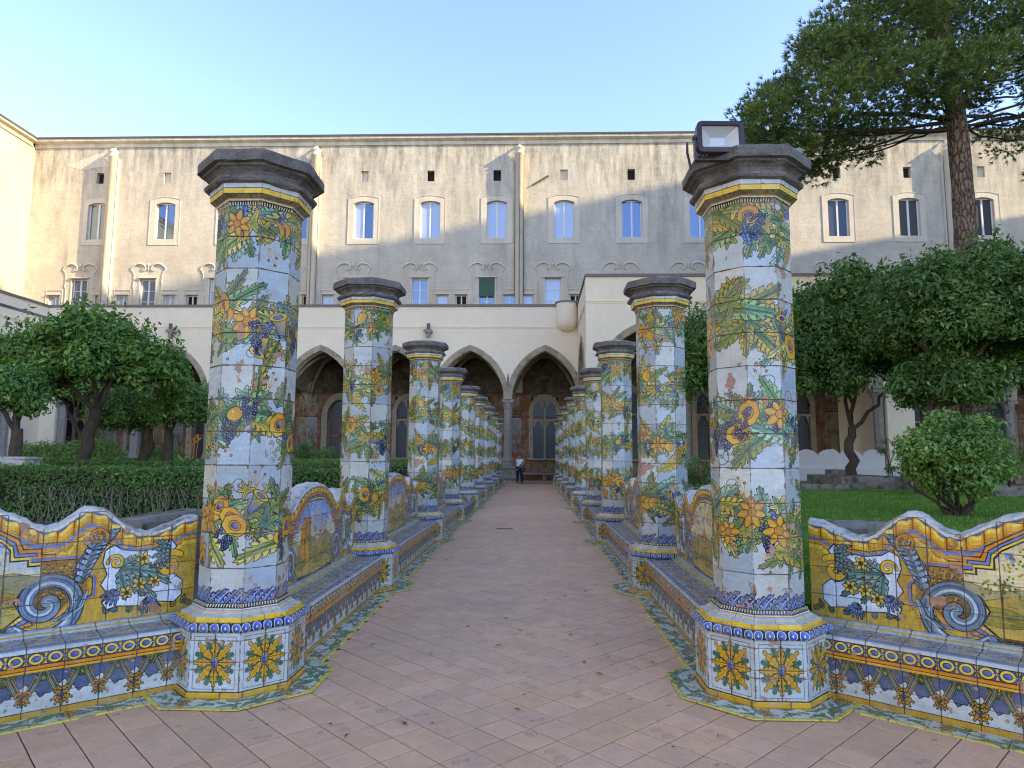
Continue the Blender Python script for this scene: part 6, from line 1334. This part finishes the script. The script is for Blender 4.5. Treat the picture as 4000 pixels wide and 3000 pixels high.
block('kerb beyond the second right pillar', 'stone_kerb', xat(2600, 20), xat(2860, 20), 19.6, 20.0, .5, .75, 4)
for lab, p0, p1, z1 in (('mossy stone block on end behind the left foreground bench', (470, 2030), (765, 1990), 1.02), ('dark stone slab beyond the right foreground bench', (3205, 2030), (3430, 2045), .98)):
    Y0, Y1 = [(CAM_Z-z1)*F_PX/(py-1785) for _, py in (p0, p1)]; A, B = WXY(p0[0], p0[1], Y0), WXY(p1[0], p1[1], Y1); d = (B-A); d.z = 0; mb = MB(); h = .34
    root = link('stone_slab', None, None, ((A+B)/2)); 
    n_ = Vector((-d.y, d.x, 0)).normalized()*.22; rs = random.Random(3); q = []
    for s_ in [i/9-.5 for i in range(10)]:
        c_ = d*s_; j = lambda: Vector((0, 0, rs.uniform(-.02, .015))); q.append([c_-n_+Vector((0, 0, -.9)), c_-n_+Vector((0, 0, -.03))+j(), c_-n_*.8+j(), c_+n_*.8+j(), c_+n_+Vector((0, 0, -.04)), c_+n_+Vector((0, 0, -.9))])
    mb.grid(q, sm=False); mb.face(q[0]); mb.face(q[-1][::-1]); me = mb.mesh('stone_slab', M_KERB); bpy.data.objects.remove(root); o = place('stone_slab', me, None, (A+B)/2); tag(o, lab, 'stone')
# scalloped white backs of the benches along the block
x0, x1, y = xat(3110, 33.9), xat(3456, 33.9), 33.9; n = 60; rows = []
for i in range(n+1):
    x = x0+(x1-x0)*i/n; s_ = (i/n*4) % 1; z = 1.72+.30*math.sin(PI*s_)**.6+(.06 if .4 < i/n < .6 else 0); rows.append([Vector((x, y, .9)), Vector((x, y, z)), Vector((x, y+.06, z+.03)), Vector((x, y+.2, z)), Vector((x, y+.2, .9))])
mb = MB(); mb.grid(rows, sm=False); mb.face(rows[0]); mb.face(rows[-1][::-1]); mb.box(x0-1, x1+.8, y-.15, y+.5, .3, 1.15); tag(mb.build('scalloped_bench_back', plain('pale_lilac_plaster', (.62, .58, .56), .9)), 'white plastered scalloped bench back under the trees on the right', 'bench back')
p = WXY(3480, 1990, 8.5); mb = MB(); mb.tube([(0, 0, 0), (.02, 0, .14)], .006, 5)
for k in range(8): mb.tube([(.02, 0, .08+.015*k), (.02+.05*math.cos(k*2), .05*math.sin(k*2), .12+.016*k)], [.012, .02], 4)
o = mb.build('dried_flower', plain('rust_brown', (.16, .05, .03)), None, (WXY(3577, 1985, 12).x, 12, .5)); tag(o, 'small rust brown dried plant on the lawn left of the camellia', 'plant')
# ------------------------------------------------------------------ floodlights on the nearest right pillar
M_LAMPB = plain('dark_brown_lamp_housing', (.045, .028, .026), .35, .2); M_LAMPG = plain('grey_cast_metal', (.20, .19, .20), .5, .5)
def lens_mat():
    m, nt, bs = newmat('lamp_reflector'); bs.inputs['Base Color'].default_value = (.55, .56, .54, 1); bs.inputs['Roughness'].default_value = .35; bs.inputs['Metallic'].default_value = .25; return m
M_LENS = lens_mat()
def floodlight(label, loc, rz, tilt, w=.335, h=.235):
    root = empty('floodlight', loc); root.rotation_euler = (tilt, 0, rz); tag(root, label, 'floodlight', 'floodlights on the pillar'); r = .035
    def rr(hw, hh, y, rad): return [Vector((sx*(hw-rad)+rad*math.cos(a), y, sz_*(hh-rad)+rad*math.sin(a))) for sx, sz_, a0 in ((1, 1, 0), (-1, 1, PI/2), (-1, -1, PI), (1, -1, 1.5*PI)) for a in (a0, a0+PI/4, a0+PI/2)]
    mb = MB(); rings_ = [rr(w/2-.038, h/2-.036, -.012, .01), rr(w/2-.034, h/2-.032, -.05, .012), rr(w/2, h/2, -.045, r), rr(w/2, h/2, .0, r), rr(w/2-.03, h/2-.03, .05, .02)]
    mb.grid([[R_[i] for R_ in rings_] for i in range(12)], sm=False, closeu=True); mb.face(rings_[-1]); mb.build('housing', M_LAMPB, root)
    mb = MB(); O, I = rr(w/2-.036, h/2-.034, -.032, .011), rr(w*.16, h*.13, .03, .006); mb.grid([[O[i], I[i]] for i in range(12)], sm=False, closeu=True); mb.face(I[::-1]); mb.build('reflector', M_LENS, root)
    for k in range(9): mb = MB(); x = -w*.36+k*w*.09; mb.box(x-.004, x+.004, .045, .085, -h*.36, h*.36); mb.build('cooling_fin', M_LAMPG, root)
    mb = MB()
    for sx in (-1, 1): mb.box(sx*(w/2+.012)-.004, sx*(w/2+.012)+.004, -.03, .01, -h/2-.05, .02); mb.tube([(sx*(w/2), -.01, 0), (sx*(w/2+.025), -.01, 0)], .014, 8)
    mb.box(-w/2-.016, w/2+.016, -.03, .01, -h/2-.056, -h/2-.048); mb.build('bracket', M_LAMPB, root); return root
def atY_(px, py, Y): return WXY(px, py, Y)
p = atY_(2808, 545, 4.62); floodlight('square floodlight facing the camera on top of the nearest right pillar', p, .04, -.06)
p = atY_(2745, 600, 4.98); floodlight('second floodlight turned away to the left behind the front one', p, -1.9, .25, .30, .21)
mb = MB(); q = atY_(2700, 690, 4.75); mb.tube([(q.x, 4.75, 3.70), (q.x-.03, 4.73, 3.82), (q.x+.0, 4.85, 3.95)], .009, 6); o = mb.build('lamp_cable', M_LAMPB); tag(o, 'thin dark cable of the floodlights at the edge of the capstone', 'cable')
mb = MB(); mb.box(RX-.06, RX+.34, 4.70, 4.76, 3.795, 3.83); mb.box(RX+.0, RX+.04, 4.70, 5.0, 3.795, 3.83); tag(mb.build('lamp_mount', M_LAMPG), 'metal mounting bar under the floodlights', 'mounting bar')

# ------------------------------------------------------------------ the woman at the end of the path
def skin(name, V, E, R, mat, parent, root=0, sub=2):
    me = bpy.data.meshes.new(name+'_cage'); me.from_pydata([tuple(v) for v in V], E, []); o = bpy.data.objects.new(name+'_cage', me); COL.objects.link(o)
    o.modifiers.new('skin', 'SKIN'); 
    if not me.skin_vertices: bpy.context.view_layer.objects.active = o; 
    for i, r in enumerate(R): me.skin_vertices[0].data[i].radius = r if hasattr(r, '__len__') else (r, r); me.skin_vertices[0].data[i].use_root = (i == root)
    s = o.modifiers.new('sub', 'SUBSURF'); s.levels = s.render_levels = sub
    dg = bpy.context.evaluated_depsgraph_get(); m2 = bpy.data.meshes.new_from_object(o.evaluated_get(dg)); m2.name = name; bpy.data.objects.remove(o)
    m2.materials.clear(); m2.materials.append(mat); m2.polygons.foreach_set('use_smooth', [True]*len(m2.polygons)); return place(name, m2, parent)
M_SKIN = plain('skin', (.38, .20, .13), .5); M_SHIRT = plain('white_cotton', (.74, .75, .80), .85); M_NAVY = plain('navy_cloth', (.018, .022, .045), .85); M_HAIR = plain('dark_hair', (.03, .02, .015), .5); M_SHOE = plain('black_shoe', (.02, .02, .02), .6)
w = empty('person', (-.80, 41.25, .0), .15); w.scale = (1.05,)*3; tag(w, 'woman in white T-shirt and navy trousers leaning by the pier, hand raised to her head', 'person')
# joints: x right (viewer), y away, z up; she is about 1.62 m tall
J = dict(pel=(0, 0, .88), waist=(.01, .01, 1.0), chest=(.0, 0, 1.20), neckb=(-.01, 0, 1.36), neck=(-.01, -.01, 1.42), head=(0, -.02, 1.50), crown=(.0, 0, 1.60),
  hl=(-.10, 0, .84), kl=(-.115, -.02, .46), al=(-.12, .02, .09), tl=(-.13, -.13, .035), hr=(.10, 0, .84), kr=(.11, -.04, .46), ar=(.13, .0, .09), tr_=(.15, -.15, .035),
  sl=(-.17, 0, 1.32), el=(-.29, -.08, 1.17), wl=(-.20, -.10, 1.42), fl=(-.13, -.08, 1.52), sr=(.17, 0, 1.32), er=(.25, -.06, 1.08), wr=(.12, -.22, 1.04), fr=(.06, -.27, 1.07))
ks = list(J); ix = {k: i for i, k in enumerate(ks)}; e = lambda *a: [(ix[p], ix[q]) for p, q in zip(a, a[1:])]
E_ = e('pel', 'waist', 'chest', 'neckb', 'neck', 'head', 'crown')+e('pel', 'hl', 'kl', 'al', 'tl')+e('pel', 'hr', 'kr', 'ar', 'tr_')+e('chest', 'sl', 'el', 'wl', 'fl')+e('chest', 'sr', 'er', 'wr', 'fr')
RD = dict(pel=(.15, .12), waist=(.15, .13), chest=(.15, .11), neckb=(.07, .06), neck=.05, head=(.075, .09), crown=(.06, .07), hl=.09, kl=.06, al=.04, tl=.035, hr=.09, kr=.06, ar=.04, tr_=.035, sl=.055, el=.04, wl=.026, fl=(.03, .018), sr=.055, er=.04, wr=.026, fr=(.03, .018))
skin('body', [J[k] for k in ks], E_, [RD[k] for k in ks], M_SKIN, w)
def sub(keys, edges, rads, name, mat, root=0): skin(name, [J[k] if isinstance(k, str) else k for k in keys], edges, rads, mat, w, root)
sub([(.0, 0, .90), (0, 0, .93), 'waist', 'chest', (-.005, 0, 1.33), 'sl', (-.25, -.05, 1.235), 'sr', (.225, -.035, 1.2)], [(0, 1), (1, 2), (2, 3), (3, 4), (3, 5), (5, 6), (3, 7), (7, 8)], [(.165, .14), (.18, .15), (.18, .155), (.17, .14), (.09, .08), .078, .068, .078, .068], 't_shirt', M_SHIRT, 1)
sub(['pel', 'hl', 'kl', (-.12, .01, .14), (-.12, .01, .07), 'hr', 'kr', (.13, 0, .14), (.13, .0, .07)], [(0, 1), (1, 2), (2, 3), (3, 4), (0, 5), (5, 6), (6, 7), (7, 8)], [(.17, .14), .118, .088, .075, .075, .118, .088, .075, .075], 'trousers', M_NAVY)
for s, x in ((-1, -.125), (1, .14)): skin('shoe', [(x, .04, .045), (x, -.06, .04), (x+.01*s, -.17, .03)], [(0, 1), (1, 2)], [(.05, .045), (.05, .038), (.04, .025)], M_SHOE, w)
skin('hair', [(0, .03, 1.49), (0, .02, 1.56), (0, -.01, 1.60)], [(0, 1), (1, 2)], [(.085, .08), (.095, .10), (.075, .08)], M_HAIR, w)
for (x, y, z), r in (((-.032, -.098, 1.525), .009), ((.032, -.098, 1.525), .009)): skin('eye', [(x, y, z), (x, y-.006, z)], [(0, 1)], [r, r*.7], M_HAIR, w, sub=1)
skin('nose', [(0, -.095, 1.525), (0, -.112, 1.495)], [(0, 1)], [.010, .015], M_SKIN, w, sub=1); skin('mouth', [(-.02, -.098, 1.463), (.02, -.098, 1.463)], [(0, 1)], [.007, .007], plain('lips', (.30, .10, .09)), w, sub=1)
for s in (-1, 1): skin('ear', [(s*.078, 0, 1.52), (s*.083, .004, 1.49)], [(0, 1)], [.018, .014], M_SKIN, w, sub=1)
def hand(wrist, d, up):
    wrist, d, up = Vector(wrist), Vector(d).normalized(), Vector(up).normalized(); sd = d.cross(up).normalized(); V, E2, R2 = [wrist, wrist+d*.045, wrist+d*.08], [(0, 1), (1, 2)], [(.026, .016), (.036, .016), (.036, .015)]
    for k in range(4):
        b_ = wrist+d*.085+sd*(.027-.018*k); L2 = (.060, .070, .066, .050)[k]; n = len(V); V += [b_, b_+d*L2*.5-up*.008, b_+d*L2*.85-up*.026]; E2 += [(2, n), (n, n+1), (n+1, n+2)]; R2 += [.009, .0085, .007]
    n = len(V); V += [wrist+d*.03+sd*.038, wrist+d*.065+sd*.052-up*.01]; E2 += [(1, n), (n, n+1)]; R2 += [.011, .009]; skin('hand', V, E2, R2, M_SKIN, w, 0, 1)
hand(J['wl'], (.45, .1, .9), (-.6, -.6, .2)); hand(J['wr'], (-.8, -.5, .25), (0, -.3, 1))
bg_ = empty('shoulder_bag', (-.80+.27, 41.2, .80)); tag(bg_, 'small dark shoulder bag hanging at the hip of the woman', 'bag'); mb = MB(); mb.box(-.05, .05, -.10, .08, -.10, .12); mb.build('bag_body', M_NAVY, bg_); mb = MB(); mb.tube([(0, -.08, .1), (-.03, -.1, .3), (-.12, -.06, .52)], .012, 6); mb.build('strap', M_HAIR, bg_)
mb = MB(); mb.box(-.035, .035, -.006, .006, -.065, .065); o = mb.build('phone', M_SHOE, None, (-.80+.06, 40.94, 1.10)); o.rotation_euler = (-.5, 0, .2); tag(o, 'dark phone held in the woman\'s lowered hand', 'phone')
